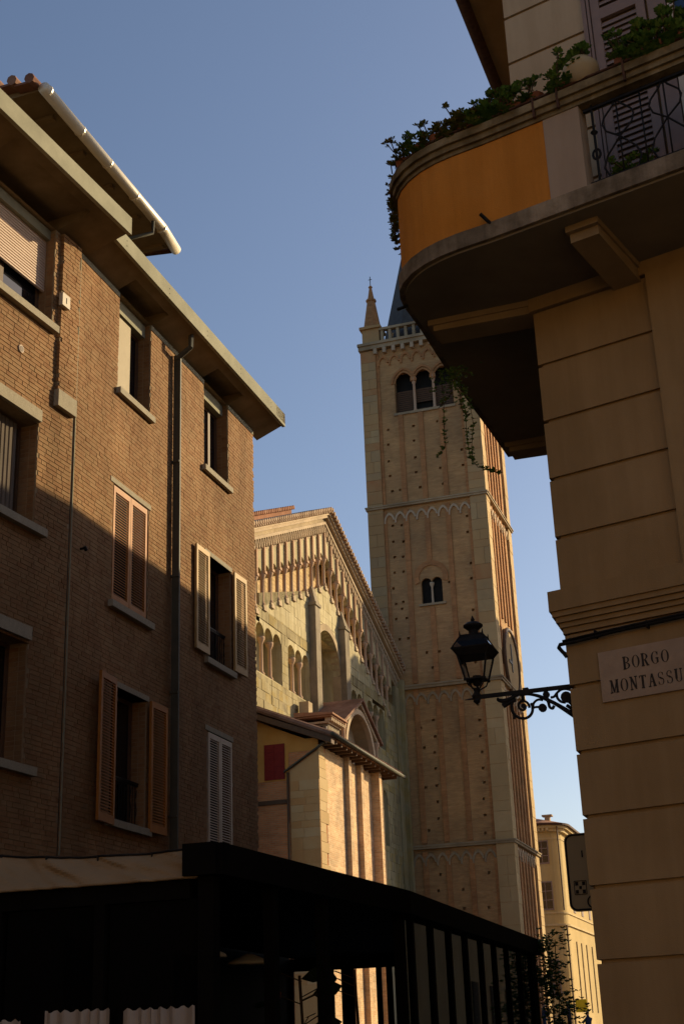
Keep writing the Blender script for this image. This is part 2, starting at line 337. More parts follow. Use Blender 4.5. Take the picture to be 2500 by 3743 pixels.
def glassmat(name, tint=(.9, .9, .9), rough=.02, refl=1.0, ior=1.5, body=None):
    m = bpy.data.materials.new(name); m.use_nodes = True; nt = m.node_tree; N = nt.nodes; Lk = nt.links; N.remove(N['Principled BSDF'])
    out = [n for n in N if n.type == 'OUTPUT_MATERIAL'][0]
    f = N.new('ShaderNodeFresnel'); f.inputs['IOR'].default_value = ior
    gl = N.new('ShaderNodeBsdfGlossy'); gl.inputs['Roughness'].default_value = rough
    tr = N.new('ShaderNodeBsdfDiffuse' if body else 'ShaderNodeBsdfTransparent'); tr.inputs[0].default_value = (*(body or tint), 1)
    mx = N.new('ShaderNodeMixShader'); Lk.new(f.outputs[0], mx.inputs[0]); Lk.new(tr.outputs[0], mx.inputs[1]); Lk.new(gl.outputs[0], mx.inputs[2]); Lk.new(mx.outputs[0], out.inputs[0])
    return m
M['glass'] = glassmat('window_glass', ior=2.7)
M['darkglass'] = glassmat('dark_window_glass', body=(.012, .012, .014), ior=1.55)
M['frontglass'] = glassmat('front_glass', body=(.003, .003, .003), ior=1.18)
M['lampglass'] = glassmat('lamp_glass', ior=1.3)

# ------------------------------------------------------------ masonry pieces
_unit = {}
def unit_box(m):
    if m.name not in _unit:
        b = MB(); w = Fr((0, 0), 90)     # u=+x, n=-y
        b.box(w, -.5, .5, -.5, .5, -.5, .5)
        me = b.mesh('piece', Vector((0, 0, 0))); me.materials.append(m); _unit[m.name] = me
    return _unit[m.name]
def pieces(name, rects, fr, m, parent, limit=300, label=None):
    """rects: (u0,u1,n0,n1,z0,z1); nearest `limit` become objects, the rest one joined part"""
    base = BASE[parent.name]
    def key(r): return (fr.p((r[0] + r[1]) / 2, r[3], (r[4] + r[5]) / 2) - CAM).length / max(.05, sqrt((r[1] - r[0]) * (r[5] - r[4])))
    rects = sorted(rects, key=key)
    rz = radians(90 - fr.yaw)
    for r in rects[:limit]:
        o = bpy.data.objects.new(name, unit_box(m)); C.objects.link(o); o.parent = parent
        o.location = fr.p((r[0] + r[1]) / 2, (r[2] + r[3]) / 2, (r[4] + r[5]) / 2) - base
        o.rotation_euler = (0, 0, rz); o.scale = (r[1] - r[0], r[3] - r[2], r[5] - r[4])
    rest = rects[limit:]
    if rest:
        b = MB()
        for r in rest: b.box(fr, *r)
        part(name + 's', b, m, parent, kind='stuff', label=label)
def courses(u0, u1, z0, z1, pitch, gap, lens, holes, n0, n1, jit=.0025, minlen=.05, hj=0, seed=1, top=None):
    rnd = random.Random(seed); out = []; z = z0; k = 0
    while z < z1 - .02:
        h = pitch * (1 + (rnd.random() - .5) * hj); zt = min(z + h, z1)
        a, b = z + gap / 2, zt - gap / 2
        if b - a < gap: break
        m = (a + b) / 2; free = [(u0, u1)]
        if top: free = [(max(u0, t0), min(u1, t1)) for t0, t1 in top(zt)]
        for hl in holes:
            if hl[2] < m < hl[3]:
                nf = []
                for s, e in free:
                    if hl[1] <= s or hl[0] >= e: nf.append((s, e)); continue
                    if hl[0] > s: nf.append((s, hl[0]))
                    if hl[1] < e: nf.append((hl[1], e))
                free = nf
        x = u0 - rnd.random() * lens[0]
        cuts = []
        while x < u1:
            L = rnd.choice(lens) * (1 + (rnd.random() - .5) * hj); cuts.append((x, x + L)); x += L
        for s, e in free:
            for c0, c1 in cuts:
                p, q = max(c0, s) + gap / 2, min(c1, e) - gap / 2
                if q - p > minlen: out.append((p, q, n0, n1 + (rnd.random() - .5) * 2 * jit, a, b))
        z = zt; k += 1
    return out

def leafy(mb, c, r, count, size, rnd, squash=.7, droop=0):
    """rosette-like clump of small folded leaves"""
    for i in range(count):
        d = Vector((rnd.gauss(0, 1), rnd.gauss(0, 1), rnd.gauss(0, 1) * squash)); d.normalize()
        p = Vector(c) + Vector((d.x * r[0], d.y * r[1], d.z * r[2])) * (rnd.random() ** .4)
        for k in range(5):
            w = 2 * pi * k / 5 + rnd.random(); e = Vector((cos(w), sin(w), .35 + rnd.random() * .5 - droop)).normalized(); s_ = size * (.6 + rnd.random() * .6)
            side = e.cross(Vector((0, 0, 1))); side.normalize(); side *= s_ * .32
            mb.face([p, p + e * s_ * .6 + side, p + e * s_, p + e * s_ * .6 - side])

# ============================================================ SETTING: ground
b = MB()
for y0, y1 in zip([-60, 15, 45, 80, 140, 400], [15, 45, 80, 140, 400, 2500]):
    def gz(y): return 0 if y < 15 else min(1.6, 1.6 * (y - 15) / 65)
    b.face([(-900, y0, gz(y0)), (900, y0, gz(y0)), (900, y1, gz(y1)), (-900, y1, gz(y1))])
solo('ground', b, M['asphalt'], None, None, (0, 0, 0), kind='structure')

# ============================================================ LEFT BRICK BUILDING
L = Fr((-4.1524, 19.5642), 17.38); LL = Fr((-4.1524, 19.5642), 21.54)
bld = thing('brick_apartment_building', 'orange brick apartment building with concrete eaves and slatted shutters, on the left', 'building', L.p(0, 0, 0))
Z0, ZT = 0, 13.98
EXT = 7.72
hR = [(1.45, 2.70, 12.12, 13.98, .34), (5.10, 6.32, 12.12, 13.98, .34),
      (1.40, 2.72, 8.32, 10.36, .30), (5.20, 6.42, 8.32, 10.36, .34), (1.50, 2.76, 4.90, 6.98, .34), (5.24, 6.42, 4.72, 6.98, .30)]
hL = [(-2.7, -.70, 12.22, 13.98, .34), (-2.7, -.93, 8.80, 10.45, .40), (-2.7, -.93, 5.30, 7.06, .40), (-6.5, -4.2, 12.22, 13.98, .34), (-6.5, -4.2, 8.8, 10.45, .4), (-6.5, -4.2, 5.3, 7.06, .4)]
b = MB(); b.wall(L, -.008, 0.012, EXT - .03, Z0, ZT, hR)
b.wall(LL, -.008, -11, -0.012, Z0, ZT, hL)
b.face([L.p(EXT - .03, -.014, 0), L.p(EXT - .03, -9, 0), L.p(EXT - .03, -9, ZT), L.p(EXT - .03, -.014, ZT)])
b.face([L.p(EXT - .03, -9, 0), LL.p(-11, -9, 0), LL.p(-11, -9, ZT), L.p(EXT - .03, -9, ZT)])
b.face([LL.p(-11, -.014, 0), LL.p(-11, -9, 0), LL.p(-11, -9, ZT), LL.p(-11, -.014, ZT)])
wall = part('wall', b, M['mortar'], bld)
hb = [(h[0], h[1], h[2], h[3]) for h in hR]
rc = courses(.02, EXT, 3.9, ZT - .03, .0702, .009, [.262, .262, .262, .132], hb, -.05, .0, seed=3)
rl = courses(-4.1, -.02, 3.8, ZT - .03, .0702, .011, [.262, .262, .262, .132], [(h[0], h[1], h[2], h[3]) for h in hL], -.05, .0, seed=4)
# toothed far corner
rc = [(r[0], r[1] + (.018 if r[1] > EXT - .03 and int(r[4] / .0702) % 2 else 0), *r[2:]) for r in rc]
pieces('brick', rc, L, M['brick'], wall, 300)
b = MB()
for r in rl: b.box(LL, *r)
part('bricks', b, M['brick'], wall, kind='stuff')
# brick reveals on the jambs (bricks seen end on)
b = MB()
for fr, hs in ((L, hR), (LL, hL[:3])):
    for a, c, z0, z1, d in hs:
        z = z0 + .02
        while z < z1 - .06:
            b.box(fr, c - .006, c + .05, -.02 - .12, -.03, z, z + .059); b.box(fr, c - .004, c + .05, -d + .02, -.155, z, z + .059)
            b.box(fr, a - .05, a + .006, -.02 - .12, -.03, z, z + .059)
            z += .0702
part('reveal_bricks', b, M['brick'], wall, kind='stuff')
# base storey below the bricks' view
# joint between the two wings
b = MB(); b.box(L, -.006, .03, -.02, -.012, 0, ZT); part('movement_joint', b, M['dark'], bld)
b = MB(); b.box(L, .030, .048, -.01, .012, 4.2, ZT); part('joint_cover', b, M['concrete'], bld)
# brick pier on corbel
b = MB(); b.box(LL, -.545, -.045, -.01, .045, 11.19, ZT)
pier = part('pier', b, M['mortar'], bld)
pc = courses(-.56, -.035, 11.18, ZT, .0702, .011, [.262, .132], [], 0, .062, seed=9)
pieces('brick', pc, LL, M['brick'], pier, 90)
b = MB(); b.box(LL, -.57, -.06, -.02, .09, 10.90, 11.18); part('corbel_block', b, M['sillstone'], bld)
b = MB(); b.box(LL, -.63, -.42, .06, .13, 12.62, 12.84); al = part('alarm_box', b, M['whitewood'], bld)
b = MB(); b.box(LL, -.53, -.515, .13, .134, 12.68, 12.78); part('slot', b, M['dark'], al)
b = MB(); b.tube([LL.p(-1.48, -.02, 11.45), LL.p(-1.48, .02, 11.45)], .062, 16); vv = part('vent', b, M['pinkblind'], bld)
b = MB(); b.tube([LL.p(-1.48, .018, 11.45), LL.p(-1.48, .024, 11.45)], .048, 16); part('vent_grille', b, M['frame_wood'], vv)
# eaves
def eave(fr, u0, u1, ov, zb, h, nm, pockets=()):
    b = MB(); b.box(fr, u0, u1, ov - .07, ov, zb, zb + h); e = part('eave_fascia', b, M['concrete'], bld)
    b = MB()   # sloping soffit slab, recessed over the windows
    def seg(a, c, n0, n1, z0, z1): b.hexa([fr.p(a, n0, z0), fr.p(c, n0, z0), fr.p(c, n1, z1), fr.p(a, n1, z1), fr.p(a, n0, 14.3), fr.p(c, n0, 14.3), fr.p(c, n1, zb + h - .02), fr.p(a, n1, zb + h - .02)])
    edge = ov - .07; zi = 13.97; cur = u0; zz = lambda n: zi + (zb + .015 - zi) * (n + .1) / (edge + .1)
    for a, c in pockets:
        seg(cur, a, -.1, edge, zi, zb + .015); seg(a, c, edge - .16, edge, zz(edge - .16), zb + .015); seg(a, c, -.34, edge - .16, 14.20, 14.24); b.box(fr, a - .05, c + .05, -.42, -.335, 13.7, 14.3); b.box(fr, a - .05, a, -.34, -.1, 13.95, 14.3); b.box(fr, c, c + .05, -.34, -.1, 13.95, 14.3); cur = c
    seg(cur, u1 - .04, -.1, edge, zi, zb + .015)
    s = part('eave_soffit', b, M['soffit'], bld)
    return e, s
e2, s2 = eave(L, -.05, 8.25, .55, 14.20, .30, 'r', [(1.40, 2.76), (5.05, 6.37)])
b = MB()
for bl in range(5):
    for dz in (.1, .2): b.tube([L.p(.6 + bl * 1.7, .549, 14.2 + dz), L.p(.6 + bl * 1.7, .553, 14.2 + dz)], .012, 8)
parts('form_tie_hole', b, M['dark'], e2)
e1, s1 = eave(LL, -9, .24, .83, 14.20, .32, 'l', [(-6.5, -4.2), (-2.75, -.66)])
b = MB(); b.box(L, 0, EXT, -.3, .012, 13.76, 13.975); b2 = b; 
# concrete ring beam broken over the two top windows
b = MB()
for a, c in ((.05, 1.45), (2.7, 5.1), (6.32, EXT)): b.box(L, a, c, -.1, .006, 13.88, 13.975)
b.box(L, 1.44, 2.71, -.33, -.12, 13.72, 13.975); b.box(L, 5.09, 6.33, -.33, -.12, 13.72, 13.975)
b.box(LL, -2.7, -.69, -.33, -.1, 13.8, 13.975)
parts('ring_beam', b, M['concrete'], bld)
# recessed soffit boxes over the windows
# end eave
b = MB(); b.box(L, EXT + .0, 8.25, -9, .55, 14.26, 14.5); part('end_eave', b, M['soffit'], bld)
# upper set-back storey with tiled roof and gutter
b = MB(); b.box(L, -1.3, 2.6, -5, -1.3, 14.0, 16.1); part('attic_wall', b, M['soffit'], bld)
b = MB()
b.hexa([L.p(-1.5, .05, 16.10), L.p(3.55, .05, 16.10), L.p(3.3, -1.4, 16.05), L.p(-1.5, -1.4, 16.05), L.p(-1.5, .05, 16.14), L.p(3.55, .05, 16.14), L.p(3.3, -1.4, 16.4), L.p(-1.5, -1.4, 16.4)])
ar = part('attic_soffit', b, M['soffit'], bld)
b = MB()
for k in range(5): b.box(L, -.9 + k * 1.05, -.78 + k * 1.05, -1.4, -.1, 16.03, 16.1)
parts('rafter', b, M['soffit'], ar)
b = MB(); b.tube([L.p(-1.55, .1, 16.10), L.p(2.9, .1, 16.15), L.p(3.70, .02, 16.14)], .10, 12); g = part('gutter', b, M['copper'], bld, smooth=True)
b = MB()
for u in (-1.45, -.35, .65, 1.7, 2.85): b.tube([L.p(u, .1, 16.11 + .01 * (u > 0)), L.p(u + .03, .1, 16.11 + .01 * (u > 0))], .108, 12)
parts('gutter_joint', b, M['copper'], g)
b = MB(); b.tube([L.p(3.70, .02, 16.14), L.p(3.42, -1.6, 16.12)], .05, 8); part('verge_trim', b, M['rust'], bld)
b = MB(); b.tube([L.p(2.5, .1, 16.05), L.p(2.5, .1, 15.8), L.p(2.1, -.5, 15.5), L.p(2.1, -1.3, 15.4)], .035, 8); part('downpipe', b, M['pipe'], bld, smooth=True, label='short bent downpipe under the upper gutter')
tl = []
b = MB(); b.hexa([L.p(-1.55, -.05, 16.15), L.p(3.6, -.05, 16.15), L.p(2.6, -5, 16.95), L.p(-1.55, -5, 16.95), L.p(-1.55, -.05, 16.19), L.p(3.6, -.05, 16.19), L.p(2.6, -5, 17.0), L.p(-1.55, -5, 17.0)])
rf = part('attic_roof', b, M['oldtile'], bld)
b = MB()
for k in range(25):
    u = 3.4 - k * .2; b.tube([L.p(u, .02, 16.17), L.p(u - .05, -1.2, 16.5)], [.06, .06], 7)
for k in range(9):
    n0 = -.05 - k * .32; z = 16.20 + k * .05; b.tube([L.p(-1.75, n0, z - .02), L.p(-1.40, n0, z + .02)], [.09, .08], 8)
    b.box(L, -1.7, -1.5, n0 - .3, n0, z - .07, z - .03)
part('roof_tiles', b, M['oldtile'], rf, kind='stuff')
b = MB(); b.tube([L.p(4.4, .2, 14.5), L.p(4.4, .2, 14.62)], .05, 8); b.lathe(L.p(4.4, .2, 14.6), [(.08, 0), (.09, .06), (.02, .1)], 8); part('roof_vent', b, M['whitewood'], bld)

def sill(u0, u1, z, fr=L, h=.11, out=.085, m='sillstone'):
    b = MB(); b.box(fr, u0, u1, -.33, out, z - h, z); return part('sill', b, M[m], bld)
def lintel(u0, u1, z, fr=L, h=.09, out=.012, m='sillstone'):
    b = MB(); b.box(fr, u0, u1, -.3, out, z, z + h); return part('lintel', b, M[m], bld)
def window(fr, u0, u1, z0, z1, n, m='frame_wood', bars=1):
    b = MB(); t = .06
    b.box(fr, u0, u0 + t, n - .03, n + .03, z0, z1); b.box(fr, u1 - t, u1, n - .03, n + .03, z0, z1); b.box(fr, u0 + t, u1 - t, n - .03, n + .03, z1 - t, z1); b.box(fr, u0 + t, u1 - t, n - .03, n + .03, z0, z0 + t)
    for k in range(bars):
        c = u0 + (u1 - u0) * (k + 1) / (bars + 1); b.box(fr, c - .05, c + .05, n - .03, n + .034, z0 + t, z1 - t)
    w = part('window', b, M[m], bld)
    for k in range(bars + 1):
        a0 = u0 + (u1 - u0) * k / (bars + 1) + (.05 if k else t); a1 = u0 + (u1 - u0) * (k + 1) / (bars + 1) - (.05 if k < bars else t)
        b = MB(); b.box(fr, a0, a1, n - .012, n - .004, z0 + t, z1 - t); part('pane', b, M['darkglass'], w)
    return w
def shutter(o, yaw, w, z0, z1, m, label=None, slatn=None, side=1):
    """leaf hinged at plan point o, running along yaw for w"""
    fr = Fr(o, yaw); t = .055; h = z1 - z0; dep = .022
    b = MB(); st = .065
    b.box(fr, 0, st, -dep, dep, z0, z1); b.box(fr, w - st, w, -dep, dep, z0, z1); b.box(fr, st, w - st, -dep, dep, z1 - .10, z1); b.box(fr, st, w - st, -dep, dep, z0, z0 + .13)
    s = part('shutter', b, M[m], bld, label=label)
    n = slatn or int((h - .25) / .045); base = BASE[s.name]
    bb = MB(); q = Fr((0, 0), yaw); L_ = w - 2 * st + .01
    p = (h - .23) / n; hh = p * .62
    bb.hexa([q.p(0, -.015, .010), q.p(L_, -.015, .010), q.p(L_, .014, -.016), q.p(0, .014, -.016),
             q.p(0, -.015, .017), q.p(L_, -.015, .017), q.p(L_, .014, -.009), q.p(0, .014, -.009)])
    me = bb.mesh('slat', Vector((0, 0, 0))); me.materials.append(M[m])
    for k in range(n):
        so = bpy.data.objects.new('slat', me); C.objects.link(so); so.parent = s
        so.location = fr.p(st - .005, 0, z0 + .13 + p * (k + .6)) - base
    return s
# top windows
sill(1.40, 2.76, 12.12); sill(5.0, 6.38, 12.12)
window(L, 1.45, 2.70, 12.12, 13.72, -.28, bars=1); window(L, 5.10, 6.32, 12.12, 13.72, -.28, bars=2)
b = MB(); b.box(L, 1.46, 2.06, -.12, -.09, 12.14, 13.60); bs = part('side_blind', b, M['beigeblind'], bld, label='pale beige closed blind panel in the left half of the window')
b = MB()
for k in range(34): b.box(L, 1.46, 1.60, -.09, -.084, 12.17 + k * .042, 12.195 + k * .042)
parts('rib', b, M['whitewood'], bs)
# middle floor, closed orange shutters
lintel(1.28, 2.78, 10.36); sill(1.30, 2.84, 8.32)
shutter(L.p(1.43, -.03, 0), L.yaw, .62, 8.34, 10.34, 'wood', 'closed honey orange slatted shutter leaf, left of the pair')
shutter(L.p(2.06, -.03, 0), L.yaw, .62, 8.34, 10.34, 'wood', 'closed honey orange slatted shutter leaf, right of the pair')
b = MB(); b.box(L, 1.41, 2.71, -.29, -.27, 8.33, 10.35); part('window_panel', b, M['dark'], bld)
# middle floor, open cream-lit shutters
lintel(5.14, 6.46, 10.36); sill(5.10, 6.50, 8.32)
shutter(L.p(4.60, .055, 0), L.yaw, .60, 8.36, 10.36, 'sheenwood', 'open slatted shutter leaf folded back on the left of its window')
shutter(L.p(6.44, .055, 0), L.yaw + 2, .58, 8.36, 10.36, 'sheenwood', 'open slatted shutter leaf folded back on the right near the corner')
window(L, 5.2, 6.42, 8.32, 10.36, -.3)
# lower floor, open shutters
lintel(1.44, 2.82, 6.98); sill(1.38, 2.84, 4.90)
shutter(L.p(.90, .12, 0), L.yaw - 4, .60, 4.80, 7.06, 'wood', 'open brown slatted shutter leaf left of the lower window')
shutter(L.p(2.76, .07, 0), L.yaw + 1, .60, 4.86, 6.98, 'wood', 'open brown slatted shutter leaf right of the lower window')
window(L, 1.5, 2.76, 4.90, 6.98, -.3)
# lower floor, white closed shutters
lintel(5.14, 6.46, 6.98)
shutter(L.p(5.30, -.02, 0), L.yaw, .55, 4.72, 6.96, 'whitewood', 'closed white slatted shutter leaf, left of the pair')
shutter(L.p(5.86, -.02, 0), L.yaw, .55, 4.72, 6.96, 'whitewood', 'closed white slatted shutter leaf, right of the pair')
b = MB(); b.box(L, 5.25, 6.41, -.29, -.27, 4.73, 6.97); part('window_panel', b, M['dark'], bld)
# little wrought iron guards in the open windows
def guard(u0, u1, z):
    b = MB()
    for dz in (.0, .62): b.box(L, u0, u1, -.16, -.135, z + .05 + dz, z + .075 + dz)
    k = 0; u = u0 + .04
    while u < u1 - .02:
        b.tube([L.p(u, -.148, z + .06), L.p(u, -.148, z + .68)], .007, 5)
        if k % 2 == 0: b.tube([L.p(u + .0, -.148, z + .12), L.p(u + .05, -.148, z + .3), L.p(u, -.148, z + .45), L.p(u + .05, -.148, z + .62)], .006, 5)
        u += .095; k += 1
    b.box(L, u0, u1, -.17, -.125, z + .70, z + .73)
    part('window_guard', b, M['iron'], bld)
guard(5.2, 6.42, 8.33); guard(1.5, 2.76, 4.91)
# left wing windows
for zs, zt, sl in ((12.22, 13.9, 12.22), (8.80, 10.45, 8.80), (5.30, 7.06, 5.30)):
    sill(-2.8, -.64 if zs > 12 else -.72, sl, LL, .12, .10)
lintel(-2.8, -.93, 10.46, LL, .19, .06); lintel(-2.8, -.93, 7.07, LL, .19, .06)
b = MB()
for k in range(22): b.tube([LL.p(-2.7, -.2, 12.90 + k * .05), LL.p(-.70, -.2, 12.90 + k * .05)], .028, 6)
part('roller_blind', b, M['pinkblind'], bld)
window(LL, -2.7, -.70, 12.22, 13.9, -.3); window(LL, -2.7, -.93, 8.80, 10.45, -.34, bars=2); window(LL, -2.7, -.93, 5.30, 7.06, -.34, bars=2)
b = MB()
for k in range(7): b.tube([LL.p(-1.78 + k * .1, -.27, 8.85), LL.p(-1.78 + k * .1, -.27, 10.4)], .05, 6)
part('curtain', b, M['greycurtain'], bld)
# downpipe
b = MB(); b.box(L, 3.635, 3.68, .02, .16, 3.5, 13.8); dp = part('downpipe', b, M['pipe'], bld)
b = MB(); b.tube([L.p(3.65, .07, 13.72), L.p(3.66, .36, 13.93), L.p(3.66, .36, 14.2)], .055, 6); part('elbow', b, M['pipe'], dp)
b = MB()
for z in (5.2, 7.3, 9.4, 11.6): b.box(L, 3.61, 3.695, -.0, .155, z, z + .035)
parts('bracket', b, M['pipe'], dp)
b = MB(); b.tube([L.p(.35, .0, 8.86), L.p(.35, .09, 8.86)], .02, 8); b.tube([L.p(.33, .08, 8.88), L.p(.38, .09, 8.83)], .028, 8); part('wall_hook', b, M['iron'], bld)

# ============================================================ BELL TOWER
TO = (9.55544, 84.4612)
T = Fr(TO, 107.38); SD = Fr(TO, 17.38)   # T: u -8.2..0 front, n toward viewer ; SD: u into depth, n to the right
W = 8.2; B0, B1 = 1.2, 47.3
tw = thing('bell_tower', 'tall square brick bell tower with pinnacle and slate spire behind the balcony', 'tower', T.p(-4.1, -4.1, B0))
holes = [(-6.44,36.47),(-5.88,36.48),(-4.49,36.45),(-2.88,36.44),(-6.53,33.97),(-5.92,33.92),(-6.55,32.83),(-5.85,32.75),(-6.53,31.73),(-5.93,31.68),(-6.56,30.64),(-5.96,30.64),(-6.72,29.57),(-6.09,28.55),(-6.58,28.47),(-6.19,28.09),(-6.64,27.45),(-5.92,27.42),(-5.9,26.05),(-6.48,26.05),(-6.54,24.95),(-4.71,24.96),(-3.89,24.91),(-4.38,23.91),(-1.42,33.89),(-1.46,32.78),(-1.38,30.59),(-1.44,29.55),(-2.91,29.5),(-1.48,27.41),(-1.57,23.95),(-1.61,21.2),(-4.57,20.51),(-5.42,20.1),(-1.59,20.2),(-4.51,19.45),(-1.61,19.2),(-5.25,18.82),(-4.6,18.45),(-1.57,18.2),(-4.6,17.44),(-1.59,17.2),(-4.6,16.38),(-5.3,16.32),(-1.57,16.31),(-4.6,15.39),(-1.67,15.32),(-1.68,14.32),(-4.6,14.36),(-5.26,13.68),(-1.73,13.25),(-4.69,11.0),(-1.68,10.9),(-4.86,10.05),(-3.34,10.02),(-3.37,8.91),(-1.84,8.89),
 (-6.49,41.05),(-4.7,41.03),(-3.0,41.08),(-6.55,39.95),(-4.7,39.93),(-6.57,38.7),(-4.7,38.68),(-3.0,38.7),(-1.45,38.71),(-6.53,37.6),(-4.7,37.58),(-3.0,37.62),(-1.45,37.57)]
_r = random.Random(2)
holes = [(u - .085, u + .085 + _r.uniform(-.02, .03), z - .08 - _r.uniform(0, .03), z + .08, .25) for u, z in holes]
bel = [(-5.88, -1.74, 42.15, 45.35, 1.2)]
bif = [(-4.82, -3.40, 28.2, 30.0, .5)]
b = MB(); b.wall(T, -.16, -7.1, -1.12, B0, B1, holes + bel + bif)
b.wall(SD, -.16, 1.1, 7.1, B0, B1, [])
b.vprism([T.p(-W + .2, -7.9, 0), T.p(-.4, -7.9, 0), T.p(-.4, -1.5, 0), T.p(-W + .2, -1.5, 0)], B0, B1)
for k in range(3): b.arch_fill(T, -5.88 + 1.38 * k, -4.50 + 1.38 * k, 44.45, 45.36, -.40, -.165, point=.25)
b.arch_fill(T, -4.82, -4.11, 29.62, 30.0, -.35, -.165); b.arch_fill(T, -4.11, -3.40, 29.62, 30.0, -.35, -.165)
body = part('wall', b, M['twrbrick'], tw)
# corner pilasters in coursed blocks
b = MB()
b.box(T, -W, -7.1, -1.1, -.03, B0, B1); b.box(T, -1.12, -.03, -1.1, -.03, B0, B1); b.box(SD, 7.1, W - .03, -1.1, -.03, B0, B1)
core = part('corner_pilaster', b, M['twrbrick'], tw)
rb = [(-W, -7.1, -.05, 0 + random.uniform(-.01, .015), z, z + h - .015) for z, h in [(0, 0)] if h]
def quoins(fr, u0, u1, seed, split=.45, hmin=.45, hmax=1.0, z0=B0, z1=B1, n0=-.06):
    rnd = random.Random(seed); out = []; z = z0
    while z < z1:
        h = min(rnd.uniform(hmin, hmax), z1 - z)
        if rnd.random() < split:
            m = u0 + (u1 - u0) * rnd.uniform(.35, .65); out += [(u0, m - .01, n0, rnd.uniform(-.012, .012), z, z + h - .02), (m + .01, u1, n0, rnd.uniform(-.012, .012), z, z + h - .02)]
        else: out.append((u0, u1, n0, rnd.uniform(-.012, .012), z, z + h - .02))
        z += h
    return out
pieces('stone', quoins(T, -W, -7.12, 5), T, M['block'], core, 130)
pieces('stone', quoins(T, -1.1, -.0, 6, z1=26.4, hmin=.6, hmax=1.5, split=.3), T, M['rblock'], core, 80)
pieces('stone', quoins(T, -1.1, -.0, 16, z0=26.4, hmin=.5, hmax=1.2, split=.3), T, M['block'], core, 60)
b = MB()
for r in quoins(SD, 0.0, 1.08, 7, hmin=.5, hmax=1.1) + quoins(SD, 7.12, W, 8, hmin=.5, hmax=1.1): b.box(SD, *r)
part('side_stones', b, M['rblock'], core, kind='stuff')
# red lesenes
b = MB()
for u in (-5.56, -4.13, -2.68):
    if u == -4.13: segs = [(B0, 12.4), (12.9, 22.6), (23.0, 27.9), (31.1, 35.0), (35.5, 42.0)]
    else: segs = [(B0, 12.4), (12.9, 22.6), (23.0, 35.0), (35.5, 42.0)]
    for z0, z1 in segs: b.box(T, u - .16, u + .16, -.2, -.075, z0, z1)
for u in (-7.09, -1.3):
    for z0, z1 in ((B0, 12.4), (12.9, 22.6), (23.0, 35.0), (35.5, 47)): b.box(T, u, u + .17, -.2, -.09, z0, z1)
for u in (1.95, 2.95, 3.95, 4.95, 5.95):
    for z0, z1 in ((B0, 12.4), (12.9, 22.6), (27.4 if 2 < u < 6 else 23, 35.0), (35.5, 46)): b.box(SD, u - .15, u + .15, -.2, -.06, z0, z1)
parts('lesene', b, M['twrred'], tw)
# string courses and arched corbel tables
def band(z, h=.22, o=.12):
    b = MB()
    b.box(T, -W - .1, .1, -.3, .05 + o * .5, z, z + h * .6); b.box(T, -W - .14, .14, -.3, .05 + o, z + h * .6, z + h)
    b.box(SD, .02, W + .12, -.3, .05 + o * .5, z, z + h * .6); b.box(SD, .02, W + .14, -.3, .05 + o, z + h * .6, z + h)
    return part('string_course', b, M['dressed'], tw)
def corbels(z, m, n1, cnt=8, u0=-7.08, u1=-1.14, fr=T, p=.5):
    st = (u1 - u0) / cnt; base = BASE[tw.name]
    for k in range(cnt):
        b = MB(); c = u0 + st * (k + .5)
        b.arch_band(fr, c, z, st * .34, st * .5, -.17, n1, seg=8, point=p); b.box(fr, c - st * .5, c - st * .36, -.17, n1 - .002, z - .22, z - .0)
        part('corbel_arch', b, m, tw)
band(35.2); corbels(34.35, M['marble'], -.05); band(22.6, .26); corbels(21.8, M['dressed'], -.06); band(12.55); corbels(11.75, M['dressed'], -.06)
for z in (34.3, 21.9, 11.9): corbels(z, M['marble'], -.03, 8, 1.1, 7.1, SD)
band(47.35, .5, .22)
corbels(46.2, M['twrred'], -.05, 7, -7.0, -1.3, p=.55)
b = MB()
for k in range(11): b.box(T, -W + 1.0 + k * .67, -W + 1.24 + k * .67, -.12, .16, 46.95, 47.36)
parts('modillion', b, M['marble'], tw)
# belfry arches and columns
b = MB()
for c in (-5.19, -3.81, -2.43):
    b.arch_band(T, c, 44.45, .60, .69, -.2, -.11, point=.28); b.arch_band(T, c, 44.45, .76, .90, -.2, -.06, point=.28)
parts('belfry_moulding', b, M['twrred'], tw)
for c in (-4.50, -3.12):
    b = MB(); b.lathe(T.p(c, -.28, 42.15), [(.15, 0), (.15, .1), (.1, .2), (.095, 2.1), (.12, 2.15), (.2, 2.45), (.2, 2.6)], 10); part('column', b, M['pinkmarble'], tw, smooth=True)
b = MB(); b.box(T, -6.0, -1.65, -.3, -.04, 41.98, 42.15); part('sill', b, M['dressed'], tw)
for i, (a, c) in enumerate(((-5.87, -4.52), (-4.48, -3.14), (-3.10, -1.76))):
    b = MB()
    for k in range(12):
        if i == 1 and k in (2, 3, 4): continue
        z = 42.2 + k * .15; b.hexa([T.p(a, -.62, z), T.p(c, -.62, z), T.p(c, -.5, z - .04), T.p(a, -.5, z - .04), T.p(a, -.62, z + .12), T.p(c, -.62, z + .12), T.p(c, -.5, z + .08), T.p(a, -.5, z + .08)])
    parts('louvre', b, M['frame_wood'], tw)
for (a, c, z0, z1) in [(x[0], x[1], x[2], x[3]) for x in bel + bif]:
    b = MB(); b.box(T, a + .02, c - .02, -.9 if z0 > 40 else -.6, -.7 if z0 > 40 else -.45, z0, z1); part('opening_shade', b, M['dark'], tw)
b = MB(); b.arch_band(T, -4.11, 30.0, .82, 1.15, -.2, -.08, seg=16, a0=-.35, a1=pi + .35); part('bifora_arch', b, M['twrred'], tw)
b = MB(); b.lathe(T.p(-4.11, -.26, 28.2), [(.12, 0), (.08, .12), (.07, 1.1), (.16, 1.32), (.16, 1.44)], 8); part('column', b, M['marble'], tw, smooth=True)
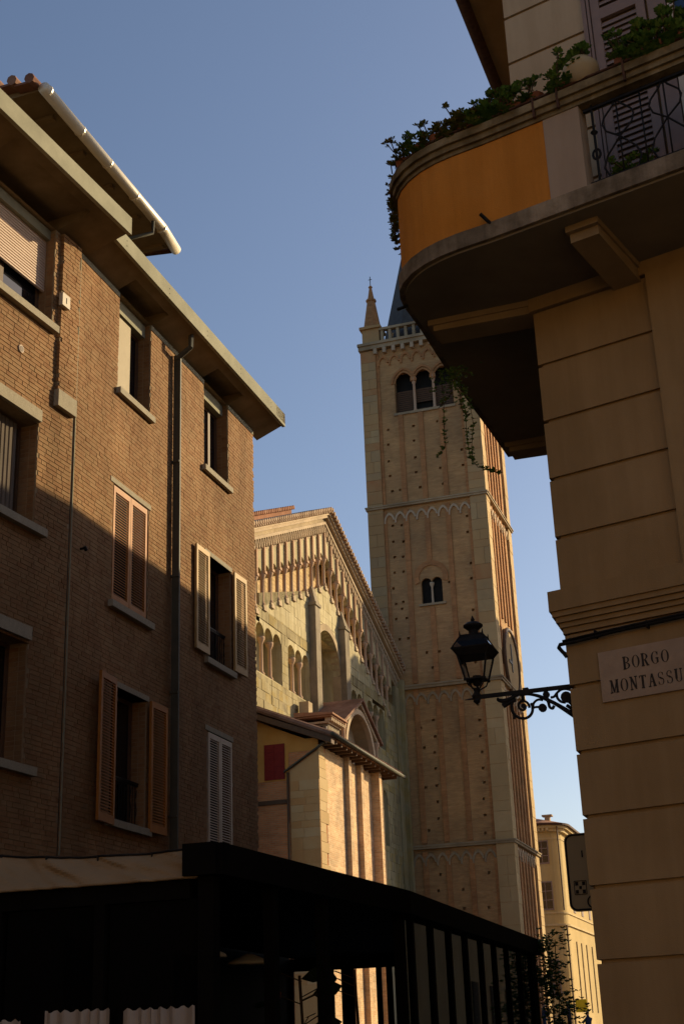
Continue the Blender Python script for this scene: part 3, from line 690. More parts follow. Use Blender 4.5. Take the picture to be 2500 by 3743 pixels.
b = MB(); b.box(T, -5.0, -3.2, -.3, -.02, 28.05, 28.2); part('sill', b, M['dressed'], tw)
# balustrade, pinnacle, spire
b = MB()
for k in range(12): b.box(T, -6.7 + k * .58, -6.5 + k * .58, -.45, -.2, 47.95, 48.95)
b.box(T, -6.8, -.1, -.5, -.12, 48.9, 49.08); b.box(T, -6.8, -.1, -.5, -.12, 47.9, 48.02)
for k in range(12): b.box(SD, .7 + k * .58, .9 + k * .58, -.45, -.2, 47.95, 48.95)
b.box(SD, .5, 7.8, -.5, -.12, 48.9, 49.08)
parts('balustrade', b, M['dressed'], tw)
def pinnacle(fr, u, n, lab=None):
    b = MB(); c = fr.p(u, n, 0)
    b.box(fr, u - .62, u + .62, n - .62, n + .62, 47.9, 49.1); b.box(fr, u - .78, u + .78, n - .78, n + .78, 49.1, 49.3)
    p = part('pinnacle', b, M['block'], tw)
    b = MB(); b.lathe(c, [(.72, 49.3), (.62, 49.5), (.3, 51.6), (.38, 51.65), (.38, 51.78), (.24, 51.85), (.1, 52.75)], 8, fr); b.lathe(c, [(.05, 52.7), (.16, 52.85), (.05, 53.0)], 8)
    part('spirelet', b, M['twrred'], p)
    b = MB(); b.tube([fr.p(u, n, 52.9), fr.p(u, n, 53.75)], .03, 5); b.tube([fr.p(u - .13, n, 53.5), fr.p(u + .13, n, 53.5)], .025, 5); part('cross', b, M['iron'], p)
pinnacle(T, -7.42, -.75); pinnacle(T, -.78, -.75); pinnacle(T, -7.42, -7.4); pinnacle(T, -.78, -7.4)
b = MB(); c = T.p(-4.1, -4.1, 0); b.lathe(c, [(3.5, 47.4), (3.5, 48.6), (3.35, 49.2), (.12, 63.4)], 8, T); part('spire', b, M['slate'], tw)
b = MB(); b.box(T, -6.4, -1.8, -6.4, -1.8, 47.6, 49.4); part('spire_base', b, M['twrbrick'], tw)
# round clock frame on the lit side
b = MB(); ring = [SD.p(4.1 + 2.25 * cos(w), 0, 24.6 + 2.25 * sin(w)) for w in [2 * pi * k / 40 for k in range(40)]]
b.tube(ring, .16, 6, close=True); ck = part('clock_ring', b, M['frame_wood'], tw, smooth=True)
b = MB(); b.tube([SD.p(4.1, -.16, 24.6), SD.p(4.1, .03, 24.6)], 2.15, 32); part('clock_face', b, M['rblock'], ck)
b = MB(); b.box(SD, 4.0, 4.2, .03, .08, 24.0, 25.9); b.box(SD, 3.2, 4.1, .03, .08, 24.5, 24.7); parts('clock_hand', b, M['iron'], ck)

# ============================================================ CATHEDRAL TRANSEPT
K = Fr((3.23713, 86.4388), 17.38)
ca = thing('cathedral_transept', 'sunlit pale stone cathedral gable with raking column gallery, left of the bell tower', 'church', K.p(-14.5, -6, 1.2))
UM = -14.5; SL = .415
def zl(z0, u, s=SL): return z0 - s * abs(u - UM)
tri = [(-25.15, -21.70, 18.05, 20.5, .95), (-20.80, -17.53, 18.05, 20.5, .95), (-11.45, -8.20, 18.05, 20.5, .95), (-7.35, -3.80, 18.05, 20.5, .95)]
arch = (-16.55, -12.45, 16.6, 22.75, 1.5)
low = (-4.95, -4.05, 12.3, 15.6, .5)
b = MB(); b.wall(K, -.02, -28.5, -.05, 1, 20.5, tri + [(arch[0], arch[1], arch[2], 20.5, arch[4]), low])
b.wall(K, -.02, -24.6, -6.2, 20.5, 22.0, [(arch[0], arch[1], 20.5, 22.0, 1.5)])
for t in tri:
    w = (t[1] - t[0]) / 3
    for k in range(3): b.arch_fill(K, t[0] + w * k + .0, t[0] + w * (k + 1) - .0, 19.93, 20.505, -.45, -.015)
b.arch_fill(K, arch[0], arch[1], 20.65, 22.75, -1.4, -.015, seg=18)
b.arch_fill(K, low[0], low[1], 15.15, 15.62, -.4, -.015)
def zb(u): return zl(25.35, u, .405)
# body between arcade base and square wall (two triangles each side)
b.prism(K, [(-24.6, 21.98), (-17, 21.98), (-17, zb(-17) - .02), (-24.6, zb(-24.6))], -1.2, -.02)
b.prism(K, [(-17, 22.74), (-12, 22.74), (-12, zb(-12)), (UM, zb(UM)), (-17, zb(-17))], -1.2, -.02)
b.prism(K, [(-12, 21.98), (-6.2, 21.98), (-6.2, zb(-6.2)), (-12, zb(-12))], -1.2, -.02)
b.prism(K, [(-17, 21.98), (arch[0], 21.98), (arch[0], 22.76), (-17, 22.76)], -1.2, -.021); b.prism(K, [(arch[1], 21.98), (-12, 21.98), (-12, 22.76), (arch[1], 22.76)], -1.2, -.021)
cw = part('wall', b, M['pitch'], ca)
# stone blocks
hl = [(t[0] - .0, t[1] + .0, t[2], t[3]) for t in tri] + [(arch[0] - .45, arch[1] + .45, 16, 23.1), (low[0], low[1], low[2], low[3])]
def top(z):
    if z < 21.3: return [(-28.5, -.08)]
    d = (25.35 - z) / .405
    return [(UM - d, UM + d)] if d > .2 else []
bk = courses(-28.5, -.08, 6.5, 21.3, .42, .010, [.35, .7, 1.0, .5], hl, -.05, .015, jit=.015, minlen=.12, hj=.7, seed=21)
pieces('stone', bk, K, M['cathstone'], cw, 300)
bk2 = courses(-28.5, -.08, 21.3, 25.3, .42, .007, [.7, 1.0, 1.3], hl, -.05, .0, jit=.012, minlen=.12, hj=.2, seed=22, top=top)
b = MB()
for r in bk2: b.box(K, *r)
part('upper_stones', b, M['pitch'], cw, kind='stuff')
# inner walls seen through the openings
b = MB(); b.box(K, -27, -2, -1.5, -.98, 17, 21.5); part('passage_wall', b, M['galwall'], ca)
for t in tri[::1]:
    pass
b = MB()
for a in (-23.75, -18.9, -9.7, -5.4): b.box(K, a - .3, a + .25, -.99, -.9, 18.06, 19.4)
parts('doorway', b, M['dark'], ca)
b = MB(); b.box(K, arch[0], arch[1], -1.48, -1.38, 16.6, 22.7); part('arch_infill', b, M['greystone'], ca)
b = MB(); b.box(K, -14.2, -13.0, -1.38, -1.3, 16.6, 18.9); b.box(K, -16.1, -14.9, -1.38, -1.3, 16.6, 18.9); parts('arch_window', b, M['dark'], ca)
b = MB(); b.arch_band(K, UM, 20.65, 2.05, 2.42, -.4, .06, seg=20); b.box(K, -12.48, -12.05, -.4, .07, 16.6, 20.65); b.box(K, -16.95, -16.5, -.4, .07, 16.6, 20.65); part('great_arch', b, M['dressed'], ca)
# slim columns of the triple windows
for t in tri:
    for k in (1, 2):
        u = t[0] + (t[1] - t[0]) * k / 3
        b = MB(); b.lathe(K.p(u, -.2, 18.05), [(.17, 0), (.17, .1), (.1, .2), (.085, 1.55), (.11, 1.6), (.2, 1.8), (.2, 1.9)], 9); part('column', b, M['pinkmarble'], ca, smooth=True)
# buttress strips with pointed caps
for u0, zt in ((-17.5, 23.35), (-12.45, 23.35)):
    b = MB(); b.box(K, u0, u0 + .75, -.1, .40, 6, zt); b.box(K, u0 - .06, u0 + .81, -.1, .47, zt, zt + .16)
    for z in range(8, 23): b.box(K, u0 - .004, u0 + .754, -.1, .404, z + .0, z + .96)
    s = part('buttress', b, M['greystone'], ca)
    b = MB(); b.hexa([K.p(u0, 0, zt + .16), K.p(u0 + .75, 0, zt + .16), K.p(u0 + .75, .42, zt + .16), K.p(u0, .42, zt + .16), K.p(u0 + .3, 0, zt + 1.15), K.p(u0 + .45, 0, zt + 1.15), K.p(u0 + .45, .12, zt + 1.15), K.p(u0 + .3, .12, zt + 1.15)])
    part('buttress_cap', b, M['greystone'], s)
b = MB(); b.box(K, -.5, 0, -.1, .35, 1, 23.2); b.box(K, -1.4, 0.03, -.1, .10, 1, 22.6); part('end_pilaster', b, M['cathstone'], ca)
# raking gallery
STEP = 1.06; cols = [UM + .0 + k * STEP for k in range(-12, 12)]
b = MB(); b.prism(K, [(-28, zl(25.3, -28)), (UM, 25.3), (-1.2, zl(25.3, -1.2)), (-1.2, zl(28.9, -1.2)), (UM, 28.9), (-28, zl(28.9, -28))], -1.3, -.85); part('gallery_back_wall', b, M['galwall'], ca)
bs_, bsh, bsp, bco = MB(), MB(), MB(), MB()
for u in cols:
    if u > -1.6 or u < -28: continue
    z0, zc = zb(u), zl(26.95, u, .405)
    b = MB(); b.lathe(K.p(u, -.08, z0), [(.16, 0), (.16, .08), (.105, .18), (.092, zc - z0 - .3), (.12, zc - z0 - .27), (.2, zc - z0 - .04), (.2, zc - z0 + .04)], 9); part('gallery_column', b, M['pinkmarble'], ca, smooth=True)
    b = MB(); zt = zl(28.45, u, .415); b.box(K, u - .075, u + .075, -.06, .11, zc + .03, zt)
    b.box(K, u - .14, u + .14, -.1, .15, zc + .0, zc + .14)
    part('half_shaft', b, M['pinkmarble'], ca)
    b = MB(); b.box(K, u - .2, u + .2, -.35, .10, z0 - .28, z0 - .12); b.box(K, u - .15, u + .15, -.35, .06, z0 - .12, z0); part('column_foot', b, M['marble'], ca)
    # bay arch to the next column
    v = u + STEP
    if v < -1.3:
        zs = (zc + zl(26.95, v, .405)) / 2 - .08; b = MB()
        m_ = (u + v) / 2; r = STEP / 2 - .09; seg = 8
        poly = [(u + .04, zs)] + [(m_ - r * cos(pi * i / seg), zs + r * 1.1 * sin(pi * i / seg)) for i in range(0, seg + 1)] + [(v - .04, zs), (v - .04, zl(28.5, v - .04)), (u + .04, zl(28.5, u + .04))]
        if not (u < UM < v): pass
        b.prism(K, poly, -.45, -.02); part('arcade_bay', b, M['pitch'], ca)
# floor of the gallery stepping with the columns
b = MB(); b.rake(K, -28, zl(25.3, -28, .405) - .25, UM, 25.05, .25, -1, -.03); b.rake(K, UM, 25.05, -1.4, zl(25.3, -1.4, .405) - .25, .25, -1, -.03); part('gallery_floor', b, M['dressed'], ca)
# intersecting little arches
b = MB(); u = -28.0
while u < -.8:
    z = zl(28.55, u, .42); w = .16
    for s_ in (-1, 1):
        b.hexa([K.p(u - .025 + s_ * w, -.1, z + .52), K.p(u + .025 + s_ * w, -.1, z + .52), K.p(u + .025 + s_ * w, .10, z + .52), K.p(u - .025 + s_ * w, .10, z + .52)] [::1] + [K.p(u - .03, -.1, z - .08), K.p(u + .03, -.1, z - .08), K.p(u + .03, .10, z - .08), K.p(u - .03, .10, z - .08)])
    u += .33
part('interlaced_arches', b, M['marble'], ca, kind='stuff')
def raking(z, h, n0, n1, m, nm, s=SL, ue=-.3):
    b = MB(); b.rake(K, -28.6, zl(z, -28.6, s), UM, z, h, n0, n1); b.rake(K, UM, z, ue, zl(z, ue, s), h, n0, n1); return part(nm, b, M[m], ca)
raking(28.35, .3, -1.0, -.0, 'dressed', 'frieze_wall', .42)
raking(28.98, .16, -1.0, .15, 'marble', 'raking_moulding', .42); raking(29.14, .22, -1.0, .08, 'dressed', 'raking_band', .42)
raking(29.36, .16, -1.0, .30, 'marble', 'raking_moulding', .42); raking(29.52, .24, -1.0, .42, 'marble', 'raking_cornice', .42)
cr_ = raking(29.76, .06, -12, .56, 'tile', 'roof', .42)
b = MB(); u = -28.5
while u < -.3:
    z = zl(29.80, u, .42); sgn = -1 if u < UM else 1
    b.tube([K.p(u, .62, z + .06), K.p(u, -.9, z + .06)], .11, 7); b.box(K, u - .06, u + .06, .15, .60, z - .16, z - .03)
    u += .3
part('verge_tiles', b, M['vergetile'], cr_, kind='stuff')
b = MB(); u = -26.0
while u < -15.8:
    z = zl(30.25, u, .42); b.tube([K.p(u, -1.2, z + .06), K.p(u, -3, z + .06)], .12, 7); u += .28
b.rake(K, -28, zl(29.8, -28, .42), -15.8, zl(29.8, -15.8, .42), .42, -4, -1.4)
part('upper_roof_tiles', b, M['tile'], cr_, kind='stuff')
# gabled porch arch of the side chapel
b = MB(); a0, a1 = -18.9, -12.9; cm = (a0 + a1) / 2
b.prism(K, [(a0, 8), (a0 + .55, 8), (a0 + .55, 15.2)] + [(cm - 2.4 * cos(pi * i / 14), 15.2 + 2.35 * sin(pi * i / 14)) for i in range(0, 15)] + [(a1 - .55, 8), (a1, 8), (a1, 16.6), (cm, 18.2), (a0, 16.6)], 1.2, 2.0)
ch = part('chapel_gable', b, M['dressed'], ca)
b = MB(); b.box(K, a0 + .5, a1 - .5, .0, 1.2, 8, 17.3); part('chapel_arch_wall', b, M['marble'], ch)
b = MB(); b.arch_band(K, cm, 15.2, 2.35, 2.62, 1.9, 2.14, seg=20); part('chapel_arch', b, M['marble'], ch)
b = MB(); b.rake(K, a0 - .35, 16.5, cm, 18.28, .14, -.0, 2.35); b.rake(K, cm, 18.28, a1 + .35, 16.5, .14, -.0, 2.35); cr2 = part('chapel_roof', b, M['oldtile'], ch)
b = MB(); b.rake(K, a0 - .2, 16.36, cm, 18.12, .16, 1.9, 2.2); b.rake(K, cm, 18.12, a1 + .2, 16.36, .16, 1.9, 2.2); part('chapel_cornice', b, M['marble'], ch)
b = MB()
for u in (a0 + .16, a1 - .16): b.lathe(K.p(u, 2.08, 12), [(.13, 0), (.11, 4.2), (.2, 4.5), (.2, 4.6)], 8)
parts('chapel_column', b, M['pinkmarble'], ch, smooth=True)
# small corniced block left of the gable
b = MB(); b.box(K, -20.8, a0 - .1, .70, 1.98, 8, 16.3); k1 = part('chapel_flank', b, M['greystone'], ca)
b = MB(); b.box(K, -20.83, -20.7, 1.15, 1.7, 15.4, 16.05); part('flank_opening', b, M['dark'], k1)
b = MB(); b.box(K, -21.2, a0 - .1, .5, 2.3, 16.42, 16.50); b.hexa([K.p(-21.3, .4, 16.50), K.p(a0, .4, 16.50), K.p(a0, 2.4, 16.50), K.p(-21.3, 2.4, 16.50), K.p(-21.3, .4, 16.74), K.p(a0, .4, 16.74), K.p(a0, 2.4, 16.58), K.p(-21.3, 2.4, 16.58)]); part('flank_roof', b, M['tile'], k1)
b = MB()
for k in range(8): b.box(K, -21.0 + k * .27, -20.86 + k * .27, 1.9, 2.26, 16.24, 16.42)
b.box(K, -20.95, a0 - .1, 1.0, 2.05, 16.16, 16.26); parts('dentil', b, M['marble'], k1)
b = MB(); b.box(K, -19.9, -19.3, .2, .7, 16.6, 17.6); part('chimney', b, M['dressed'], ca)

# ============================================================ SACRISTY IN FRONT
sa = thing('sacristy_building', 'low brick and stone church annexe with tiled lean-to roof and red shutters', 'building', K.p(-20, 1.5, 1.0))
U0, U1, NF = -25.4, -15.3, 3.0
A = K.sub(U0, NF, 107.38)    # left end face: u from -3 (inner) to 0, n toward the viewer
b = MB(); b.box(K, U0 + .02, U1 - .02, -.5, NF - .02, 1, 14.2); b.prism(A, [(-3.5, 14.1), (-.02, 14.1), (-3.5, 15.85)], -10, -.02); sw = part('wall', b, M['sacleft'], sa)
b = MB(); b.box(A, -3.4, -1.42, -.05, .0, 12.72, 14.5); b.prism(A, [(-3.4, 14.5), (-.6, 14.5), (-3.4, 15.7)], -.05, -.001); b.box(A, -1.42, -.0, -.05, -.001, 13.95, 14.5); part('plaster', b, M['ochre'], sa)
b = MB(); b.box(A, -3.4, -1.45, -.05, .07, 11.68, 11.86); part('ledge', b, M['frame_wood'], sa)
for i in (0, 1):
    b = MB(); x = -2.57 + i * .49; b.box(A, x, x + .48, .0, .05, 12.78, 14.38)
    for k in range(9): b.box(A, x + .04, x + .44, .05, .062, 12.86 + k * .165, 12.98 + k * .165)
    part('shutter', b, M['redpaint'], sa, label='closed dark red shutter leaf')
# banded stone front block with sloping shoulder
b = MB(); b.prism(A, [(-1.36, 1), (0, 1), (0, 13.93), (-1.36, 13.12)], -.1, .03); fb = part('front_block', b, M['sacstone'], sa)
rnd = random.Random(12); z = 4.0; rr = []
while z < 12.6:
    h = rnd.uniform(.3, .62); m = -rnd.uniform(.5, .95)
    rr += [(-1.34, m - .008, 0, .045 + rnd.uniform(-.006, .01), z, z + h - .015), (m + .008, .02, 0, .045 + rnd.uniform(-.006, .01), z, z + h - .015)]; z += h
pieces('stone', rr, A, M['sacstone'], fb, 60)
b = MB(); b.rake(A, -1.6, 13.05, .3, 14.18, .07, .0, .16); part('sloping_gutter', b, M['pipe'], sa)
b = MB(); b.tube([A.p(-1.44, .1, 13.05), A.p(-1.46, .1, 3.5)], .05, 8); part('downpipe', b, M['frame_wood'], sa, smooth=True, label='dark downpipe beside the red shutters')
b = MB(); b.tube([A.p(.45, .06, 14.95), A.p(.42, .06, 14.2)], .03, 6); part('drip_pipe', b, M['whitewood'], sa)
# sunlit long face: quoin stones, brick fields, pilasters
b = MB(); b.box(K, U0 + 1.0, -16.72, NF - .05, NF + .0, 1, 14.2); part('brick_field', b, M['sacbrick'], sa)
rr = []
rnd = random.Random(4); z = 4.0
while z < 14.2:
    h = min(rnd.uniform(.28, .55), 14.2 - z); rr.append((U0 - .0, U0 + rnd.uniform(.7, 1.25), NF - .05, NF + .03, z, z + h - .015)); z += h
z = 4.0
while z < 14.2:
    h = min(rnd.uniform(.35, .7), 14.2 - z); rr.append((-16.7, U1, NF - .05, NF + .03, z, z + h - .015)); z += h
pieces('quoin', rr, K, M['rblock'], sw, 90)
b = MB()
for u in (-21.7, -19.75, -17.3): b.box(K, u, u + .42, NF - .02, NF + (.24 if u < -18 else .42), 1, 14.25)
parts('pilaster', b, M['sacbrick'], sa)
# individual courses of the brick fields
# roof
b = MB(); b.hexa([K.p(U0 - .6, NF + .85, 14.32), K.p(U1 + .5, NF + .85, 14.32), K.p(U1 + .5, -.1, 15.98), K.p(U0 - .6, -.1, 15.98), K.p(U0 - .6, NF + .85, 14.44), K.p(U1 + .5, NF + .85, 14.44), K.p(U1 + .5, -.1, 16.12), K.p(U0 - .6, -.1, 16.12)])
sr_ = part('roof', b, M['oldtile'], sa)
b = MB(); u = U0 - .6
while u < U1 + .5:
    b.tube([K.p(u, NF + .95, 14.47), K.p(u, -.1, 16.18)], .1, 6); u += .3
b.tube([K.p(U0 - .65, NF + .9, 14.45), K.p(U0 - .65, -.1, 16.1)], .13, 7)
part('roof_tiles', b, M['oldtile'], sr_, kind='stuff')
b = MB(); b.tube([K.p(U0 - .9, NF + .98, 14.42), K.p(U1 + .8, NF + .98, 14.36)], .09, 8); part('gutter', b, M['pipe'], sa, smooth=True)
b = MB()
for k in range(14): b.box(K, U0 + .2 + k * .75, U0 + .32 + k * .75, NF, NF + .8, 14.16, 14.32)
parts('rafter', b, M['frame_wood'], sa)
b = MB(); b.rake(K.sub(U0, 0, 107.38), -.3, 15.72, NF + .84, 14.06, .26, .18, .62); part('verge_board', b, M['frame_wood'], sa)

# ============================================================ YELLOW PALACE DOWN THE STREET
YO = Fr((15.78, 108.86), 107.38)
Y = YO; YS = Fr((15.78, 108.86), 17.38)
ye = thing('yellow_palace', 'yellow rendered building with rounded corner far down the street', 'building', Y.p(-4, -4, 1.6))
pts = [Y.p(-14, 0, 0), Y.p(-1.35, 0, 0)]
for k in range(1, 8):
    w = pi / 2 * k / 8; pts.append(Y.p(-1.35 + 1.35 * sin(w), -1.35 + 1.35 * cos(w), 0))
pts += [Y.p(0, -1.35, 0), YS.p(22, 0, 0)]
def yrib(a, bb, z0, z1, m, nm, sm=False):
    b = MB(); b.ribbon([(p.x, p.y) for p in pts], a, bb, z0, z1); return part(nm, b, M[m], ye)
b = MB(); b.vprism([(p.x, p.y) for p in pts] + [(YS.p(22, -14, 0).x, YS.p(22, -14, 0).y), (Y.p(-14, -20, 0).x, Y.p(-14, -20, 0).y)], 1.0, 17.0); part('wall', b, M['yellow'], ye)
yrib(-.3, .14, 9.4, 9.55, 'yellowtrim', 'string_course'); yrib(-.3, .08, 10.3, 10.42, 'yellowtrim', 'string_course'); yrib(-.3, .5, 16.7, 16.9, 'yellowtrim', 'cornice'); yrib(-.3, .28, 16.45, 16.7, 'yellowtrim', 'cornice'); yrib(-.3, .72, 16.9, 17.06, 'rust', 'gutter'); yrib(-.3, .04, 15.9, 16.0, 'yellowtrim', 'string_course')
b = MB()
for k in range(28): b.box(Y, -9.5 + k * .32, -9.34 + k * .32, .02, .45, 16.5, 16.7)
parts('bracket', b, M['yellowtrim'], ye)
b = MB(); c0 = Y.p(-8, -9, 0)
n = len(pts)
outer = [p + (p - c0).normalized() * .75 for p in pts]
for p, q in zip(outer, outer[1:]): b.face([(p.x, p.y, 17.06), (q.x, q.y, 17.06), (c0.x, c0.y, 20.0)])
yr = part('roof', b, M['tile'], ye)
b = MB(); b.box(Y, -1.2, -.8, -2, -1.5, 17.2, 17.85); b.box(Y, -1.4, -.6, -2.1, -1.4, 17.85, 17.97); part('chimney', b, M['dressed'], yr)
def ywin(u0, u1, z0, z1, fr=Y):
    b = MB(); b.box(fr, u0 - .06, u1 + .06, -.1, .04, z0 - .08, z1 + .06); w = part('window', b, M['mauve'], ye)
    c = (u0 + u1) / 2; e = (z1 - z0) / 3
    for i in range(2):
        for k in range(3):
            b = MB(); b.box(fr, (u0, c + .03)[i], (c - .03, u1)[i], .0, .045, z0 + e * k + .03, z0 + e * (k + 1) - .03); part('pane', b, M['darkglass'], w)
for u0 in (-1.85, -4.6, -7.4):
    ywin(u0, u0 + .92, 14.1, 15.75); ywin(u0, u0 + .98, 10.65, 12.65); ywin(u0 + .05, u0 + 1.0, 4.4, 6.9)
for u0 in (4.2, 8.2, 12.2):
    b = MB(); b.box(YS, u0, u0 + .9, .0, .05, 13.6, 15.6); b.box(YS, u0, u0 + .9, 0, .05, 10.6, 12.6)
    part('shutter', b, M['mauve'], ye)
for u0 in (4.0, 6.4, 9, 12): 
    b = MB(); b.box(YS, u0, u0 + .12, .0, .08, 3.2, 8.4); parts('pilaster_strip', b, M['dressed'], ye)
b = MB(); b.tube([Y.p(-.05, .02, 16.8), Y.p(-.05, .02, 10.5)], .06, 6); b.tube([Y.p(.05, .08, 9.4), Y.p(.05, .08, 2)], .06, 6); part('downpipe', b, M['frame_wood'], ye)
b = MB(); b.box(Y, .15, 1.0, .0, .08, 3.15, 4.05); b.box(Y, -.1, .2, .02, .06, 3.55, 3.6)
solo('yellow_sign', b, M['signyellow'], 'small yellow square sign at the foot of the rounded yellow corner', 'sign', Y.p(.5, .0, 3.1))

# ------------------------------------------------------------ building across the square (casts the shade on the tower's foot)
PB = K.sub(10.5, 17, 17.38)
b = MB(); b.box(PB, 0, 9, 0, 8, 1.0, 31); b.box(PB, -.3, 9.3, -.3, 8.3, 31, 31.6)
for k in range(6): b.box(PB, .4 + k * 1.5, 1.2 + k * 1.5, -.2, .6, 31.6, 32.8)
solo('palace_tower', b, M['rblock'], 'square stone tower across the piazza, hidden behind the corner building', 'tower', PB.p(4, 4, 1.0))

# ============================================================ CORNER BUILDING ON THE RIGHT
R = Fr((1.93854, 11.84238), 122.79)     # u to the right along the front, n toward the street in front
S = Fr((1.93854, 11.84238), 19.0)       # u along the side street, n to the right (inside)
cb = thing('corner_building', 'ochre stucco corner building with grooved blocks and curved orange balcony, on the right', 'building', R.p(0, 0, 0))
def cpoly(inset=0): return [R.p(inset, -inset, 0), R.p(7, -inset, 0), R.p(7, -6, 0), S.p(26, 9.5, 0), S.p(26, inset, 0)]
b = MB(); b.vprism([(p.x, p.y) for p in [R.p(.04, -.03, 0), R.p(9, -.03, 0), S.p(3, 16, 0), S.p(26, 14, 0), S.p(26, .03, 0), S.p(.04, .03, 0)]], 0, 14.0)
cwl = part('wall', b, M['stucco'], cb)
# rusticated bands
zs = [0, .42, 1.0, 1.57, 2.15, 2.74, 3.32, 3.87, 4.45, 4.93]
def bandset(pairs, m, nm='rusticated_block', fr_u=1.17):
    for a, c in pairs:
        g = .017; b = MB()
        b.vprism([(q.x, q.y) for q in [R.p(0, 0, 0), R.p(fr_u, 0, 0), R.p(fr_u, -.1, 0), R.p(.1, -.1, 0), S.p(12, .1, 0), S.p(12, 0, 0)]], a + g, c - g)
        part(nm, b, M[m], cb)
bandset(list(zip(zs, zs[1:])), 'stucco', fr_u=5)
zs2 = [5.32, 5.84, 6.42, 7.01, 7.60, 8.19]
bandset(list(zip(zs2, zs2[1:])), 'stucco')
zs3 = [8.5, 9.43, 10.01, 10.59, 11.17, 11.76, 12.35, 12.93, 13.5, 13.98]
bandset(list(zip(zs3, zs3[1:])), 'upstucco', fr_u=.87)
# string course with mouldings
def strip(z0, z1, o, m='stucco', u1=6):
    b = MB(); b.vprism([(q.x, q.y) for q in [R.p(-o * .8, o, 0), R.p(u1, o, 0), R.p(u1, -.1, 0), R.p(.1, -.1, 0), S.p(12, .1, 0), S.p(12, -o, 0), S.p(-o * .6, -o, 0)]], z0, z1)
    return part('string_course', b, M[m], cb)
strip(5.13, 5.318, .105); strip(5.08, 5.13, .085); strip(5.03, 5.078, .06); strip(4.985, 5.028, .035); strip(4.93, 4.983, .012)
strip(8.19, 8.34, .035, 'stucco')
# pilaster on the front
b = MB(); b.box(R, 1.18, 1.62, -.05, .07, 5.32, 8.19); b.box(R, 2.25, 2.7, -.05, .07, 5.32, 8.19); b.box(R, 1.62, 2.25, -.05, .055, 7.75, 8.19); b.box(R, 1.62, 2.25, -.05, .055, 5.32, 5.7); parts('pilaster', b, M['stucco'], cb)
b = MB(); b.box(R, 1.6, 6, -.05, .03, 5.32, 8.19); part('panel', b, M['stucco'], cb)
# balcony ------------------------------------------------
outl = [(6.0, 1.21), (.18, 1.21), (-.16, 1.225), (-.35, 1.215), (-.53, 1.18), (-.70, 1.115), (-.85, 1.02), (-.97, .90), (-1.04, .77), (-1.09, .62), (-1.20, 0.1), (-1.25, -.1), (-1.40, -.70), (-1.61, -1.60), (-1.80, -2.5), (-2.0, -3.40)]
path = [R.p(u, n, 0) for u, n in outl]; pxy = [(p.x, p.y) for p in path]
b = MB(); inner = [S.p(3.55, .1, 0), R.p(.1, -.1, 0), R.p(6, -.1, 0)]
b.vprism(pxy + [(p.x, p.y) for p in inner], 8.355, 8.52)
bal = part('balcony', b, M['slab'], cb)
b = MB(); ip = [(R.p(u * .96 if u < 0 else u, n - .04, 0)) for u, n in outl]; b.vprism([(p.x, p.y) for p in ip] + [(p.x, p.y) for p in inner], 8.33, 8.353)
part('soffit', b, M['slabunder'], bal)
# path for the wall part: from u=1.15 round the corner
def rpath(us): return [(R.p(u, n, 0).x, R.p(u, n, 0).y) for u, n in us]
curve = [o for o in outl[1:]]
b = MB(); b.ribbon(rpath([(.79, 1.21)] + curve), .035, .16, 8.52, 9.385); part('parapet', b, M['orange'], bal, label='curved orange parapet wall')
b = MB(); b.ribbon(rpath([(1.14, 1.21), (.79, 1.21)]), .03, .2, 8.522, 9.385); b.box(R, 3.3, 3.7, 1.0, 1.18, 8.522, 9.385); parts('parapet_pillar', b, M['plaster'], bal)
full = [(6.0, 1.21)] + curve
b = MB(); b.ribbon(rpath(full), .02, .19, 9.387, 9.43); b.ribbon(rpath(full), -.01, .22, 9.431, 9.49); b.ribbon(rpath(full), -.04, .24, 9.491, 9.57); part('coping', b, M['coping'], bal)
b = MB(); rp = [(R.p(u, n, 0).x, R.p(u, n, 0).y) for u, n in full]
b.tube([Vector((x, y, 9.62)) + Vector((0, 0, 0)) for x, y in rp], .014, 6)
for u in (.74, .98, 1.62):
    n = 1.225; b.box(R, u - .010, u + .010, n - .005, n + .03, 9.40, 9.62); b.tube([R.p(u, 1.12, 9.56), R.p(u, 1.12, 9.78)], .008, 5)
part('planter_rail', b, M['rust'], bal)
# railing with curved wrought iron
def rail_motif(c, z0, z1):
    b = MB(); n = 1.12; m = (z0 + z1) / 2; w = .15
    for s_ in (-1, 1):
        b.tube([R.p(c, n, z1), R.p(c + s_ * w * .25, n, z1 - .07), R.p(c + s_ * w * .85, n, m + .24), R.p(c + s_ * w * .98, n, m + .18), R.p(c + s_ * w * .8, n, m + .1), R.p(c, n, m), R.p(c - s_ * w * .9, n, m - .16), R.p(c - s_ * w * 1.15, n, z0 + .14), R.p(c - s_ * w * .9, n, z0 + .05), R.p(c - s_ * w * .5, n, z0 + .01)], .0095, 6)
    b.tube([R.p(c, n, z0), R.p(c, n, z1)], .008, 5); b.tube([R.p(c + .22, n, z0), R.p(c + .22, n, z1)], .008, 5)
    return part('railing_panel', b, M['iron'], bal, smooth=True)
for c in (1.47, 1.91, 2.35, 2.79): rail_motif(c, 8.55, 9.36)
b = MB(); b.box(R, 1.16, 3.3, 1.11, 1.135, 8.56, 8.585); b.box(R, 1.16, 3.3, 1.11, 1.135, 9.33, 9.355); b.tube([R.p(1.24, 1.12, 8.52), R.p(1.24, 1.12, 9.38)], .012, 6)
b.tube([R.p(1.24 + .035 * cos(w), 1.12, 8.86 + .05 * sin(w)) for w in [k * pi / 6 for k in range(12)]], .012, 6, close=True); b.lathe(R.p(1.24, 1.12, 9.06), [(.01, 0), (.035, .03), (.01, .06)], 8); part('railing_frame', b, M['iron'], bal)
